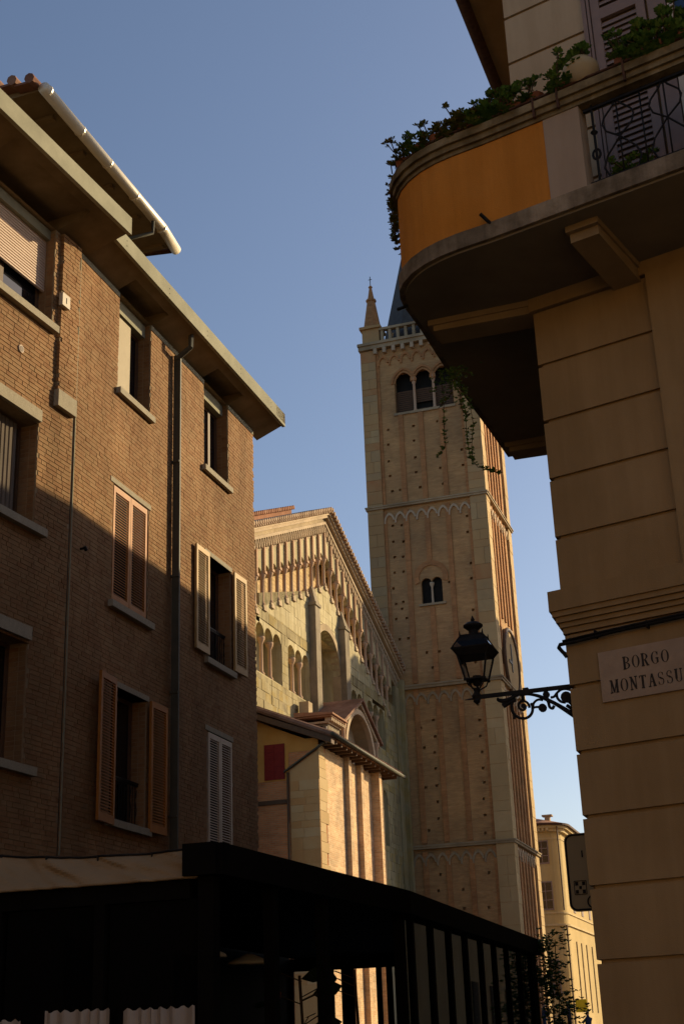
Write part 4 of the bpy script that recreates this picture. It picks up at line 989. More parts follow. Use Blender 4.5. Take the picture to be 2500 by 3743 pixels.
# brackets under the slab
def bracket(fr, u0, u1, out, lo=7.98, hh=.16):
    b = MB(); b.box(fr, u0 - .02, u1 + .02, 0, out, 8.27, 8.332)
    b.hexa([fr.p(u0, 0, lo), fr.p(u1, 0, lo), fr.p(u1, out - .05, 8.27 - hh), fr.p(u0, out - .05, 8.27 - hh), fr.p(u0, 0, 8.27), fr.p(u1, 0, 8.27), fr.p(u1, out - .05, 8.27), fr.p(u0, out - .05, 8.27)])
    return part('bracket', b, M['bracketstone'], bal)
bracket(R, .84, 1.11, 1.0, 8.14, .09); bracket(R, 3.3, 3.57, 1.0, 8.14, .09)
So = Fr(S.p(0, 0, 0), 199.0)  # u reversed so that n points out to the left
bracket(So, -.30, -.0, 1.06, 8.19, .06); bracket(So, -3.56, -3.28, 1.06, 8.19, .06)
b = MB(); b.tube([R.p(.20, 1.19, 8.50), R.p(.13, 1.27, 8.60)], .017, 8); part('drain_spout', b, M['iron'], bal)
b = MB(); b.tube([R.p(-1.02, .62, 8.35), R.p(-1.17, .60, 8.36)], .018, 8); part('drain_spout', b, M['iron'], bal)
# balcony door with shutters
b = MB(); b.box(R, .88, .925, -.05, .05, 8.5, 11.9); b.box(R, .94, .965, -.05, .06, 8.5, 11.9); b.box(R, 1.56, 1.74, -.05, .05, 8.5, 11.9); b.box(R, .88, 4.2, -.05, .06, 11.9, 12.1); door = part('door_frame', b, M['mauve'], cb)
def bigshutter(u0, u1, n0, label):
    b = MB(); t = .09
    b.box(R, u0, u0 + t, n0, n0 + .045, 8.52, 11.88); b.box(R, u1 - t, u1, n0, n0 + .045, 8.52, 11.88)
    for z in (8.52, 9.05 + .0, 10.45, 11.2, 11.76): b.box(R, u0 + t, u1 - t, n0, n0 + .044, z, z + .13)
    s = part('shutter', b, M['mauve'], cb, label=label); q = Fr((0, 0), R.yaw); bb = MB(); Lg = u1 - u0 - 2 * t
    bb.hexa([q.p(0, .005, .05), q.p(Lg, .005, .05), q.p(Lg, .04, -.012), q.p(0, .04, -.012), q.p(0, .005, .062), q.p(Lg, .005, .062), q.p(Lg, .04, .0), q.p(0, .04, .0)])
    me = bb.mesh('slat', Vector((0, 0, 0))); me.materials.append(M['mauve']); base = BASE[s.name]
    z = 8.66
    while z < 11.74:
        if not any(abs(z + .03 - (zz + .065)) < .085 for zz in (9.05, 10.45, 11.2)):
            so = bpy.data.objects.new('slat', me); C.objects.link(so); so.parent = s; so.location = R.p(u0 + t, n0, z) - base
        z += .068
bigshutter(.975, 1.53, .0, 'mauve brown slatted door shutter behind the railing')
b = MB(); b.box(R, 1.76, 3.2, -.02, .01, 8.5, 11.88); dr = part('door', b, M['bluereflect'], cb, label='door glass with a blue reflection put into its colour')
b = MB()
for u in (1.755, 2.2, 2.65): b.box(R, u, u + .06, .01, .05, 8.5, 11.88)
parts('muntin', b, M['whitewood'], dr)
# roof eave and gutter
b = MB(); b.vprism([(p.x, p.y) for p in [R.p(-.62, .8, 0), R.p(8, .8, 0), R.p(8, -.5, 0), R.p(.3, -.5, 0), S.p(26, .3, 0), S.p(26, -.79, 0)]], 14.0, 14.14); ev = part('eave', b, M['stucco'], cb)
b = MB(); b.tube([S.p(-.8, -.86, 14.02), S.p(26, -.86, 14.02)], .085, 10); part('gutter', b, M['rust'], ev, smooth=True)
b = MB(); b.tube([R.p(-.62, .86, 14.02), R.p(8, .86, 14.02)], .085, 10); part('gutter', b, M['rust'], ev, smooth=True)
b = MB(); rp1, rp2, rp3, rp4 = S.p(-.6, -.7, 14.14), S.p(26, -.7, 14.14), S.p(22, 7, 16.4), S.p(5, 7, 16.4)
b.face([rp1, rp2, rp3, rp4]); b.face([rp1, rp4, R.p(8, -6, 16.0), R.p(8, .7, 14.14)]); part('roof', b, M['tile'], cb)
# black cable run
b = MB(); b.tube([S.p(.5, .01, 4.80), S.p(.12, -.05, 4.80), R.p(-.06, .02, 4.815), R.p(-.03, .055, 4.83), R.p(.12, .045, 4.835), R.p(.5, .04, 4.86), R.p(1.1, .04, 4.87), R.p(4, .04, 4.9)], .018, 8)
b.tube([R.p(-.05, .03, 4.81), R.p(-.0, .0, 4.72)], .016, 6)
for u in (.3, .78, 1.3): b.box(R, u, u + .012, .0, .06, 4.83, 4.9)
b.tube([R.p(.0, .06, 4.855), R.p(.5, .055, 4.875), R.p(1.1, .055, 4.89), R.p(4, .055, 4.92)], .012, 6)
solo('wall_cable', b, M['iron'], 'thick black cable strung along the ochre wall above the street name', 'cable', R.p(.5, .03, 4.85), smooth=True)

# street name plaque -------------------------------------
pl = thing('street_name_plaque', 'carved stone street plaque reading BORGO MONTASSU on the ochre wall', 'sign', R.p(.75, 0, 4.48))
b = MB(); b.box(R, .30, 1.55, -.01, .022, 4.26, 4.70); part('plaque', b, M['plaque'], pl)
def bar(b, u0, z0, u1, z1, w0, w1, n0=.0205, n1=.0255):
    """slanted bar with horizontal widths"""
    w0 *= 1.25; w1 *= 1.25; b.hexa([R.p(u0 - w0, n0, z0), R.p(u0 + w0, n0, z0), R.p(u0 + w0, n1, z0), R.p(u0 - w0, n1, z0), R.p(u1 - w1, n0, z1), R.p(u1 + w1, n0, z1), R.p(u1 + w1, n1, z1), R.p(u1 - w1, n1, z1)])
def serif(b, u, z, w, t=.0045): b.box(R, u - w, u + w, .0205, .0257, z - t, z + t)
def bowl(b, cu, cz, ru, rz, a0, a1, thick=.010, thin=.0035, seg=14):
    for i in range(seg):
        A0, A1 = a0 + (a1 - a0) * i / seg, a0 + (a1 - a0) * (i + 1) / seg
        def q(a, k): t = thin + (thick - thin) * abs(cos(a)) ** 1.3; return (cu + (ru + k * t * .5) * cos(a), cz + (rz + k * t * .5 * .6) * sin(a))
        p = [q(A0, -1), q(A1, -1), q(A1, 1), q(A0, 1)]
        b.hexa([R.p(x, .0205, z) for x, z in p] + [R.p(x, .0256, z) for x, z in p])
def letter(ch, u, z, h):
    b = MB(); w = .0075; hh = h; k = h / .1
    if ch == 'B': bar(b, u, z, u, z + hh, w, w); serif(b, u, z, .014); serif(b, u, z + hh, .014); bowl(b, u + .006, z + hh * .75, .032, hh * .25, -pi / 2, pi / 2, .014); bowl(b, u + .006, z + hh * .25, .036, hh * .25, -pi / 2, pi / 2, .015); adv = .045
    elif ch == 'O': bowl(b, u + .022, z + hh * .5, .027, hh * .5, 0, 2 * pi, .015, seg=24); adv = .05
    elif ch == 'R': bar(b, u, z, u, z + hh, w, w); serif(b, u, z, .014); serif(b, u, z + hh, .014); bowl(b, u + .006, z + hh * .74, .032, hh * .26, -pi / 2, pi / 2, .014); bar(b, u + .040, z, u + .02, z + hh * .48, .0075, .007); serif(b, u + .042, z, .012); adv = .05
    elif ch == 'G': bowl(b, u + .024, z + hh * .5, .028, hh * .5, pi * .28, pi * 1.75, .015, seg=20); bar(b, u + .045, z + hh * .08, u + .045, z + hh * .45, .006, .006); serif(b, u + .042, z + hh * .45, .013); bar(b, u + .046, z + hh * .72, u + .046, z + hh * .95, .003, .004); adv = .055
    elif ch == 'M': bar(b, u, z, u, z + hh, .0028, .0028); bar(b, u + .025, z, u + .002, z + hh, .0055, .0075); bar(b, u + .025, z, u + .05, z + hh, .0028, .0028); bar(b, u + .052, z, u + .052, z + hh, w, w); serif(b, u, z, .012); serif(b, u + .052, z, .014); serif(b, u - .002, z + hh, .011); serif(b, u + .054, z + hh, .012); adv = .06
    elif ch == 'N': bar(b, u, z, u, z + hh, .003, .003); bar(b, u + .042, z, u + .0, z + hh, .0065, .0075); bar(b, u + .043, z, u + .043, z + hh, .003, .003); serif(b, u, z, .012); serif(b, u - .002, z + hh, .012); serif(b, u + .043, z + hh, .012); adv = .05
    elif ch == 'T': bar(b, u + .018, z, u + .018, z + hh, w, w); b.box(R, u - .01, u + .046, .0205, .0256, z + hh - .007, z + hh); serif(b, u + .018, z, .014); bar(b, u - .009, z + hh - .022, u - .009, z + hh, .002, .003); bar(b, u + .045, z + hh - .022, u + .045, z + hh, .002, .003); adv = .042
    elif ch == 'A': bar(b, u, z, u + .022, z + hh, .0028, .003); bar(b, u + .044, z, u + .024, z + hh, .008, .006); b.box(R, u + .007, u + .036, .0205, .0254, z + hh * .32, z + hh * .32 + .006); serif(b, u, z, .011); serif(b, u + .044, z, .014); adv = .05
    elif ch == 'S': bowl(b, u + .016, z + hh * .76, .02, hh * .24, pi * .2, pi * 1.25, .008); bowl(b, u + .016, z + hh * .26, .022, hh * .26, -pi * .8, pi * .28, .009); bar(b, u + .031, z + hh * .42, u + .003, z + hh * .62, .009, .009); bar(b, u + .033, z + hh * .75, u + .033, z + hh * .95, .002, .003); bar(b, u - .004, z + hh * .05, u - .004, z + hh * .27, .003, .002); adv = .04
    elif ch == 'U': bar(b, u, z + hh * .25, u, z + hh, w, w); bar(b, u + .042, z + hh * .25, u + .042, z + hh, .003, .003); bowl(b, u + .021, z + hh * .27, .021, hh * .27, pi, 2 * pi, .012); serif(b, u, z + hh, .014); serif(b, u + .042, z + hh, .011); adv = .05
    part('letter', b, M['letter'], pl); return adv
u = .535
for c in 'BORGO': u += letter(c, u, 4.515, .106) + .036
u = .395
for c in 'MONTASSU': u += letter(c, u, 4.328, .108) + .036

# ============================================================ LANTERN
W_ = Fr(S.p(.15, 0, 0), -71.0)     # u outward over the street, n away from the viewer
la = thing('street_lantern', 'black wrought iron street lantern on a scrolled bracket from the wall corner', 'street lamp', W_.p(.0, 0, 4.3))
zA = 4.495
b = MB(); b.box(W_, -.05, .86, -.014, .014, zA - .02, zA + .016); b.box(W_, .40, .45, -.02, .02, zA - .035, zA + .03); arm = part('arm', b, M['iron'], la)
b = MB(); b.lathe(W_.p(.88, 0, zA - .07), [(.004, 0), (.035, .03), (.03, .05), (.045, .08), (.02, .12), (.03, .15)], 8); b.tube([W_.p(.86, 0, zA - .01), W_.p(.99, 0, zA - .015)], [.014, .004], 6); part('finial', b, M['iron'], arm)
def sc(x, y): # detail coordinates of the scroll work -> bracket plane
    xT, yT = 1650 + x / 3.136, 2200 + y / 3.136
    return W_.p((2092 - xT) * .00252, 0, zA - (yT - (2508 + (2092 - xT) * .115)) * .00258)
def smooth_path(P, r, k=4):
    if len(P) < 3: return P, r
    rr = list(r) if isinstance(r, (list, tuple)) else [r] * len(P); O, RR = [], []
    for i in range(len(P) - 1):
        p0, p1, p2, p3 = P[max(i - 1, 0)], P[i], P[i + 1], P[min(i + 2, len(P) - 1)]
        for j in range(k):
            t = j / k; O.append(.5 * ((2 * p1) + (p2 - p0) * t + (2 * p0 - 5 * p1 + 4 * p2 - p3) * t * t + (3 * p1 - p0 - 3 * p2 + p3) * t ** 3)); RR.append(rr[i] + (rr[i + 1] - rr[i]) * t)
    O.append(P[-1]); RR.append(rr[-1]); return O, RR
def scr(pts, r):
    b = MB(); P, R_ = smooth_path([sc(*p) for p in pts], r, 4 if len(pts) < 16 else 1); b.tube(P, R_, 6); return b
scroll = []
sp = [(815 + (112 - 0) * cos(w), 1205 + 112 * sin(w)) for w in []]
def spiral(cx, cy, r0, r1, a0, a1, n=26): return [(cx + (r0 + (r1 - r0) * i / n) * cos(a0 + (a1 - a0) * i / n), cy + (r0 + (r1 - r0) * i / n) * sin(a0 + (a1 - a0) * i / n)) for i in range(n + 1)]
for pts, r in ((spiral(805, 1210, 125, 112, -2.7, -6.75, 26), .014), (spiral(812, 1195, 72, 12, 0.2, -8.6, 34), .012),
               ([(700, 1335), (705, 1290), (690, 1240), (685, 1180)], .013), ([(530, 1100), (545, 1125), (600, 1135), (660, 1120), (720, 1085), (790, 1062), (900, 1060), (1000, 1080), (1080, 1115), (1180, 1165), (1290, 1235), (1390, 1300)], [.008, .02, .024, .022, .016, .014, .014, .018, .02, .02, .024, .03]),
               ([(590, 1200), (620, 1180), (670, 1150), (740, 1120)], .018), ([(925, 1200), (935, 1160), (965, 1130), (1000, 1118), (1040, 1125)], .011), ([(905, 1230), (940, 1205), (985, 1200)], .011),
               ([(1080, 1100), (1100, 1150), (1110, 1200), (1140, 1215), (1160, 1185)], .014), ([(1130, 1095), (1170, 1085), (1200, 1050), (1250, 1010), (1310, 1000), (1370, 1015)], .012), ([(1200, 1050), (1205, 1100), (1240, 1140), (1290, 1150)], .013),
               ([(1330, 1130), (1385, 1200), (1388, 1300)], .02), ([(1300, 1180), (1350, 1215), (1388, 1250)], .016), ([(820, 1075), (820, 1120)], .016), ([(1388, 960), (1388, 1310)], .014)):
    part('scroll', scr(pts, r), M['iron'], la, smooth=True)
for (x, y, r) in ((1085, 1062, .034), (1030, 1210, .042), (1305, 1090, .056), (1085, 1110, .022), (815, 1195, .02), (600, 1175, .022)):
    b = MB(); c = sc(x, y); b.tube([c - W_.n * .014, c + W_.n * .014], r * .9, 12); part('boss', b, M['iron'], la)
# lantern head (square, tapering)
lc = W_.p(.865, 0, 0)
def sq(b, z0, h0, z1, h1, off=0):
    v = []; h0 *= .89; h1 *= .89
    for z, h in ((z0, h0), (z1, h1)):
        for a, c in ((-1, -1), (1, -1), (1, 1), (-1, 1)): v.append(lc + W_.u * a * h + W_.n * c * h + Vector((0, 0, z)))
    b.hexa(v)
b = MB(); sq(b, 4.925, .205, 4.935, .205); sq(b, 4.865, .155, 4.925, .20); hd = part('hood_brim', b, M['iron'], la)
b = MB()
for a, c in ((-1, -1), (1, -1), (1, 1), (-1, 1)):
    def cor(z, h):
        h *= .89; return lc + W_.u * a * h + W_.n * c * h + Vector((0, 0, z))
    b.tube([cor(4.935, .195), cor(5.055, .118)], .007, 5); b.tube([cor(4.655, .098), cor(4.87, .152)], .010, 5); b.tube([cor(4.64, .10), cor(4.66, .10)], .014, 5); b.tube([cor(5.05, .118), cor(5.10, .122)], [.012, .003], 5)
    b.tube([cor(4.655, .095), cor(4.60, .075), cor(4.56, .02), cor(4.53, .008)], .007, 5)
sq(b, 4.648, .102, 4.660, .102)
part('lantern_frame', b, M['iron'], la)
b = MB()
for a, c, d, e in ((-1, -1, 1, -1), (1, -1, 1, 1), (1, 1, -1, 1), (-1, 1, -1, -1)):
    def cr3(x, y, z, h):
        h *= .89; return lc + W_.u * x * h + W_.n * y * h + Vector((0, 0, z))
    b.face([cr3(a, c, 4.66, .095), cr3(d, e, 4.66, .095), cr3(d, e, 4.865, .150), cr3(a, c, 4.865, .150)])
part('lantern_glass', b, M['lampglass'], la)
b = MB()
for a, c, d, e in ((-1, -1, 1, -1), (1, -1, 1, 1), (1, 1, -1, 1), (-1, 1, -1, -1)): b.face([cr3(a, c, 4.94, .19), cr3(d, e, 4.94, .19), cr3(d, e, 5.0, .153), cr3(a, c, 5.0, .153)])
part('roof_glass', b, M['lampglass'], la)
b = MB(); sq(b, 5.0, .152, 5.055, .118); sq(b, 5.055, .12, 5.066, .12); b.lathe(lc + Vector((0, 0, 0)), [(.06, 5.066), (.045, 5.10), (.045, 5.12), (.09, 5.155), (.092, 5.17), (.06, 5.195), (.012, 5.205), (.02, 5.225), (.012, 5.24), (.003, 5.265)], 14); part('lantern_cap', b, M['iron'], la)
b = MB(); b.lathe(lc, [(.03, 4.60), (.05, 4.63), (.04, 4.655)], 8); b.lathe(lc, [(.02, 4.66), (.045, 4.67), (.04, 4.69)], 8); b.lathe(lc, [(.012, 4.44), (.03, 4.50), (.015, 4.54), (.012, 4.6)], 8); part('lantern_base', b, M['iron'], la)

# ============================================================ STREET BEHIND THE VIEWER
b = MB(); b.box(S, 26.3, 62, .15, 9, 0, 13.2); b.box(S, 26.1, 62.3, -.5, 9, 13.2, 13.5)
hr_ = thing('house_row_right', 'plain ochre house row continuing the right side of the street beyond the corner building', 'house', S.p(44, 4, 0)); part('wall', b, M['stucco'], hr_)
for k in range(8):
    for z in (1.2, 4.8, 8.6): b = MB(); b.box(S, 28 + k * 4.2, 29.2 + k * 4.2, .1, .18, z, z + 1.9); part('window', b, M['dark'], hr_)
BK = Fr((-5.5, -24), 107.4)
b = MB(); b.box(BK, -8, 24, -9, 0, 0, 13); b.box(BK, -8.5, 24.5, -9, .7, 13, 13.4)
hb_ = thing('house_row_behind', 'plain stucco house closing the street behind the viewer', 'house', BK.p(6, -4, 0)); part('wall', b, M['stucco'], hb_)
for k in range(7):
    for z in (1.2, 4.8, 8.6): b = MB(); b.box(BK, -5 + k * 4, -3.8 + k * 4, -.02, .05, z, z + 1.9); part('window', b, M['dark'], hb_)
FB = Fr((-6.9, 10.0), 20)
b = MB(); b.box(FB, -36, -1.0, -8, 0, 0, 13.5)
hl_ = thing('house_row_left', 'plain brick row continuing the left side of the street behind the viewer', 'house', FB.p(-14, -4, 0)); part('wall', b, M['mortar'], hl_)
for k in range(7):
    for z in (1.2, 4.8, 8.6): b = MB(); b.box(FB, -30 + k * 4, -28.8 + k * 4, -.02, .05, z, z + 1.9); part('window', b, M['dark'], hl_)

# ============================================================ HANGING SIGN
q = Fr(S.p(1.2, 0, 0), -71.0)
sg = thing('projecting_sign', 'dark framed rounded sign sticking out behind the ochre wall corner', 'sign', q.p(0, 0, 3.0))
def rrect(u0, u1, z0, z1, r):
    p = []
    for cx, cz, a in ((u1 - r, z1 - r, 0), (u0 + r, z1 - r, pi / 2), (u0 + r, z0 + r, pi), (u1 - r, z0 + r, 3 * pi / 2)):
        for k in range(6): w = a + pi / 2 * k / 5; p.append((cx + r * cos(w), cz + r * sin(w)))
    return p
b = MB(); b.prism(q, rrect(-.1, .40, 2.65, 3.35, .07), -.02, .02); part('panel', b, M['signback'], sg)
b = MB(); pp = rrect(-.08, .385, 2.665, 3.335, .06); b.tube([q.p(u, -.022, z) for u, z in pp], .009, 5, close=True); part('border', b, M['iron'], sg)
b = MB(); cx, cz, s_ = .285, 2.86, .046
for i in range(-1, 2):
    for j in range(-1, 2):
        if (i + j) % 2 == 0 and not (i == 0 and j == 0): b.box(q, cx + i * .032 - .014, cx + i * .032 + .014, -.025, -.0205, cz + j * .036 - .016, cz + j * .036 + .016)
b.lathe(q.p(cx, -.023, cz - .012), [(.012, 0), (.012, .024)], 8)
for a in (-1, 1): b.box(q, cx + a * .055 - .003, cx + a * .055 + .003, -.025, -.0205, cz - .06, cz + .06); b.box(q, cx - .055, cx + .055, -.025, -.0205, cz + a * .06 - .003, cz + a * .06 + .003)
part('chequered_emblem', b, M['iron'], sg)
b = MB(); b.tube([q.p(.17 + .06 * cos(w), -.023, 2.73 + .055 * sin(w)) for w in [k * pi / 10 for k in range(20)]], .008, 5, close=True); b.box(q, .14, .16, -.025, -.0205, 2.70, 2.76); part('round_emblem', b, M['iron'], sg)
b = MB(); b.box(q, .235, .247, -.025, -.0205, 3.13, 3.19); part('mark', b, M['iron'], sg)
b = MB(); b.box(q, -.12, .0, -.015, .015, 3.1, 3.14); b.box(q, -.12, .0, -.015, .015, 2.8, 2.84); part('wall_mount', b, M['iron'], sg)

# ============================================================ GLAZED VERANDA
V = Fr((-1.11, 10.98), 20.6); V2 = V.sub(4.49, 0, 15.45)
VE = Fr((-1.11, 10.98), 107.38)
ve = thing('glass_veranda', 'black framed glazed restaurant veranda with flat dark roof along the street', 'veranda', V.p(4, -2, 0))
ZTOP, ZF = 3.10, 2.86
b = MB(); b.ribbon([(V.p(-.05, 0, 0).x, V.p(-.05, 0, 0).y), (V2.p(0, 0, 0).x, V2.p(0, 0, 0).y), (V2.p(9.3, 0, 0).x, V2.p(9.3, 0, 0).y)], -.14, .10, ZF, ZTOP); part('fascia', b, M['blackframe'], ve)
b = MB(); rp = [VE.p(-.15, -.12, 0), V2.p(0, -.1, 0), V2.p(9.25, -.1, 0), V2.p(9.25, -4.2, 0), VE.p(-3.5, -1.8, 0), VE.p(-1.2, -.7, 0)]; b.vprism([(p.x, p.y) for p in rp], ZTOP - .09, ZTOP - .03); part('roof', b, M['blackframe'], ve)
b = MB(); b.box(VE, -.22, .06, -.16, .10, ZF - .0, ZTOP + .005); b.box(VE, -.13, .0, -.13, .0, 0, ZF); part('corner_post', b, M['blackframe'], ve)
b = MB(); b.box(VE, -3.5, -.2, -.1, .0, 2.70, 2.88); part('front_beam', b, M['blackframe'], ve)
for u in (-1.02, -1.95, -2.9): b = MB(); b.box(VE, u, u + .09, -.09, .0, 0, 2.7); part('post', b, M['blackframe'], ve)
for u in (1.15, 2.3, 4.45): b = MB(); b.box(V, u - .05, u + .05, -.08, .02, 0, ZF); part('post', b, M['blackframe'], ve)
for k, u in enumerate((.43, 1.4, 2.4, 3.4, 4.45, 5.45, 6.48, 7.6, 8.7)):
    b = MB(); b.box(V2, u - .035, u + .035, -.06, .015, 0, ZF); part('mullion', b, M['blackframe'], ve)
us = (0, .43, 1.4, 2.4, 3.4, 4.45, 5.45, 6.48, 7.6, 8.7)
for a, c in zip(us, us[1:]): b = MB(); b.box(V2, a + .03, c - .03, -.03, -.022, .3, ZF); part('pane', b, M['glass'], ve)
b = MB(); b.box(V, 0, 4.49, -.06, .02, 0, .35); b.box(V2, 0, 9.2, -.06, .02, 0, .3); b.box(V2, 8.75, 9.25, -.3, 0, 0, ZF); part('kickboard', b, M['blackframe'], ve)
# far end wall with clear openings; house-side lining coloured near black for the unlit interior
b = MB(); E2 = V2.sub(9.2, 0, 105.4)
b.box(E2, -4.6, 0, -.06, .0, 2.80, ZTOP - .09); b.box(E2, -4.6, 0, -.06, 0, 0, .9)
for u, v in ((-4.6, -4.24), (-3.78, -3.51), (-3.37, -3.15), (-2.75, -2.66), (-2.57, -2.47), (-2.42, -2.1), (-1.5, -1.35), (-.75, -.6), (-.1, 0)): b.box(E2, u, v, -.06, 0, .9, 2.80)
part('far_end_frame', b, M['blackframe'], ve)
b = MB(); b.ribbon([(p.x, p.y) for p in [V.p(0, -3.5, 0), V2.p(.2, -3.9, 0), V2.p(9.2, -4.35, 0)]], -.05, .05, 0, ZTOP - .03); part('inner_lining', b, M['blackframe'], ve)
b = MB(); b.vprism([(p.x, p.y) for p in [V.p(.0, -.02, 0), V2.p(0, -.02, 0), V2.p(9.2, -.02, 0), V2.p(9.2, -4.2, 0), V.p(0, -3.5, 0)]], .01, .06); part('floor', b, M['dark'], ve)  # floor colour near black too, standing for the interior's shade
for a, c in ((-.96, -.13), (-1.88, -1.02), (-2.83, -1.95)): b = MB(); b.box(VE, a + .06, c - .02, -.05, -.042, .3, 2.7); part('front_pane', b, M['frontglass'], ve)
# cafe curtains
def curtain(fr, u0, u1, n, z1, label):
    b = MB(); N = int((u1 - u0) / .02); rnd = random.Random(int(u0 * 100))
    pr = []
    for i in range(N + 1): u = u0 + (u1 - u0) * i / N; pr.append((u, n + .016 * sin(u * 60 + sin(u * 13) * 2)))
    for (a, x), (c, y) in zip(pr, pr[1:]):
        b.face([fr.p(a, x, .9), fr.p(c, y, .9), fr.p(c, y, z1 + .012 * sin(c * 70)), fr.p(a, x, z1 + .012 * sin(a * 70))])
    return solo('cafe_curtain', b, M['curtain'], label, 'curtain', fr.p((u0 + u1) / 2, n, .9))
curtain(VE, -.74, -.14, .02, 1.905, 'gathered white cafe curtain next to the veranda corner post')
curtain(VE, -1.42, -.85, .02, 1.915, 'gathered white cafe curtain in the middle of the veranda front')
curtain(VE, -2.3, -1.62, .02, 1.865, 'white cafe curtain at the left edge of the veranda front')
# awning
aw = thing('awning', 'sagging beige canvas awning strip along the veranda front', 'awning', VE.p(-1.5, 0, 2.9))
b = MB(); N = 120; rows = 12; g = []
for i in range(N + 1):
    u = -3.4 + (3.28) * i / N; t = (u + 3.4) / 3.28
    zt = 3.085 + .32 * (1 - t) ** 2.2 * 1.15 - .02 * sin(pi * t * 1) ; zbm = 2.865
    for j in range(rows + 1):
        s_ = j / rows; nn = .03 - .55 * s_ * (1 - t * .75) + .07 * noise.noise(Vector((u * 3.2 + s_ * 1.6, s_ * 1.2, 3))) + .03 * noise.noise(Vector((u * 9 + s_ * 5, s_ * 2, 8))); g.append(VE.p(u, nn + .02, zbm + (zt - zbm) * s_))
for i in range(N):
    for j in range(rows):
        a = i * (rows + 1) + j; b.face([g[a], g[a + rows + 1], g[a + rows + 2], g[a + 1]])
part('canvas', b, M['cloth'], aw, smooth=True)
b = MB(); top_ = [g[i * (rows + 1) + rows] for i in range(N + 1)]; b.tube([p + Vector((0, 0, .012)) for p in top_], .009, 6)
for i in (12, 30, 48, 66, 84, 102, 116): b.box(VE, 0, 0.001, 0, .001, 0, .001) if False else b.tube([top_[i] + Vector((0, 0, .02)), top_[i] - Vector((0, 0, .035))], .012, 6)
part('rope', b, M['iron'], aw, smooth=True)
b = MB(); b.tube([g[i * (rows + 1)] + Vector((0, 0, -.01)) for i in range(N + 1)], .012, 6); part('hem', b, M['cloth'], aw)
b = MB(); b.hexa([VE.p(-3.5, -1.3, 3.30), VE.p(-1.55, -.9, 3.12), VE.p(-1.6, -1.1, 3.1), VE.p(-3.5, -1.6, 3.3), VE.p(-3.5, -1.3, 3.42), VE.p(-1.55, -.9, 3.13), VE.p(-1.6, -1.1, 3.12), VE.p(-3.5, -1.6, 3.42)]); part('back_strip', b, M['concrete'], aw)

# plants in the veranda
def big_leaf(b, p, d, ln, wd, rnd):
    d = Vector(d).normalized(); s_ = d.cross(Vector((0.3, .9, .1))).normalized() * wd; dz = Vector((0, 0, -ln * .18))
    q = [p, p + d * ln * .3 + s_ * .8, p + d * ln * .65 + s_ * .7 + dz * .5, p + d * ln + dz, p + d * ln * .65 - s_ * .7 + dz * .5, p + d * ln * .3 - s_ * .8]
    b.face(q)
def houseplant(c, h, n, ln, seed, label):
    rnd = random.Random(seed); t = thing('potted_plant', label, 'plant', c, 'potted plants in the veranda'); c = Vector(c)
    b = MB(); b.lathe(c, [(.12, 0), (.16, .3), (.17, .32)], 12); part('pot', b, M['pot'], t)
    b = MB(); b.tube([c + Vector((0, 0, .3)), c + Vector((.02, 0, h * .6)), c + Vector((-.02, 0, h))], .015, 6); part('stem', b, M['stem'], t)
    b = MB(); bst = MB()
    for k in range(n):
        z = .5 + (h - .5) * rnd.random(); a = rnd.random() * 2 * pi; d = Vector((cos(a), sin(a) * .6, .4)); p = c + Vector((0, 0, z)); e = p + d * .22
        bst.tube([p, e], .006, 4); big_leaf(b, e, (cos(a), sin(a), -.1 + rnd.random() * .5), ln * (.7 + .5 * rnd.random()), ln * .34, rnd)
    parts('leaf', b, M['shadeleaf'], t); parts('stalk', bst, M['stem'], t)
houseplant(V.p(3.6, -.8, .06), 2.2, 16, .22, 3, 'tall plant with big leaves coloured as a dark silhouette inside the veranda')
houseplant(V.p(3.25, -.9, .06), 1.9, 12, .2, 5, 'broad leaved plant in silhouette colour nearer the corner post inside the veranda')
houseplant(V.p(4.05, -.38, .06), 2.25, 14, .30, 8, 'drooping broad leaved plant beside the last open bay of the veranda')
b = MB(); b.lathe(V.p(2.75, -.7, 1.98), [(.03, 0), (.045, .09), (.05, .10)], 10); b.tube([V.p(2.75, -.7, 2.08), V.p(2.75, -.7, 3.0)], .003, 4)
solo('hanging_cup', b, M['pot'], 'small pot hanging from the veranda ceiling', 'pot', V.p(2.75, -.7, 1.98))

for u, n_, lab in ((1.6, -.9, 'flat round pendant lamp nearer the corner of the veranda'), (3.0, -1.1, 'flat round pendant lamp deeper inside the veranda')):
    t = thing('pendant_lamp', lab, 'lamp', V.p(u, n_, 2.3), 'pendant lamps in the veranda'); c = V.p(u, n_, 0)
    b = MB(); b.lathe(c, [(.22, 2.36), (.20, 2.39), (.03, 2.46)], 20); part('lamp_shade', b, M['vase'], t, smooth=True)
    b = MB(); b.tube([c + Vector((0, 0, 2.46)), c + Vector((0, 0, 3.0))], .004, 4); part('cord', b, M['iron'], t)
# climber at the end of the veranda
rnd = random.Random(31)
cl = thing('climbing_plant', 'leafy climber wound round the far end post of the veranda', 'plant', V2.p(9.3, .2, 0))
b = MB(); 
for k in range(5):
    p = V2.p(9.25 + rnd.uniform(-.1, .2), .12 + rnd.uniform(-.05, .2), 0); pp = [p]
    for j in range(10): p = p + Vector((rnd.uniform(-.05, .05), rnd.uniform(-.05, .05), .31)); pp.append(p)
    b.tube(pp, .008, 5)
part('stem', b, M['stem'], cl)
b = MB()
for k in range(330):
    z = rnd.uniform(.3, 3.2); leafy(b, V2.p(9.25 + rnd.gauss(0, .22), .2 + rnd.gauss(0, .16) + (.12 if z < 2.2 else 0), z), (.10, .10, .10), 4, .07, rnd)
part('foliage', b, M['leaf'], cl, kind='stuff')

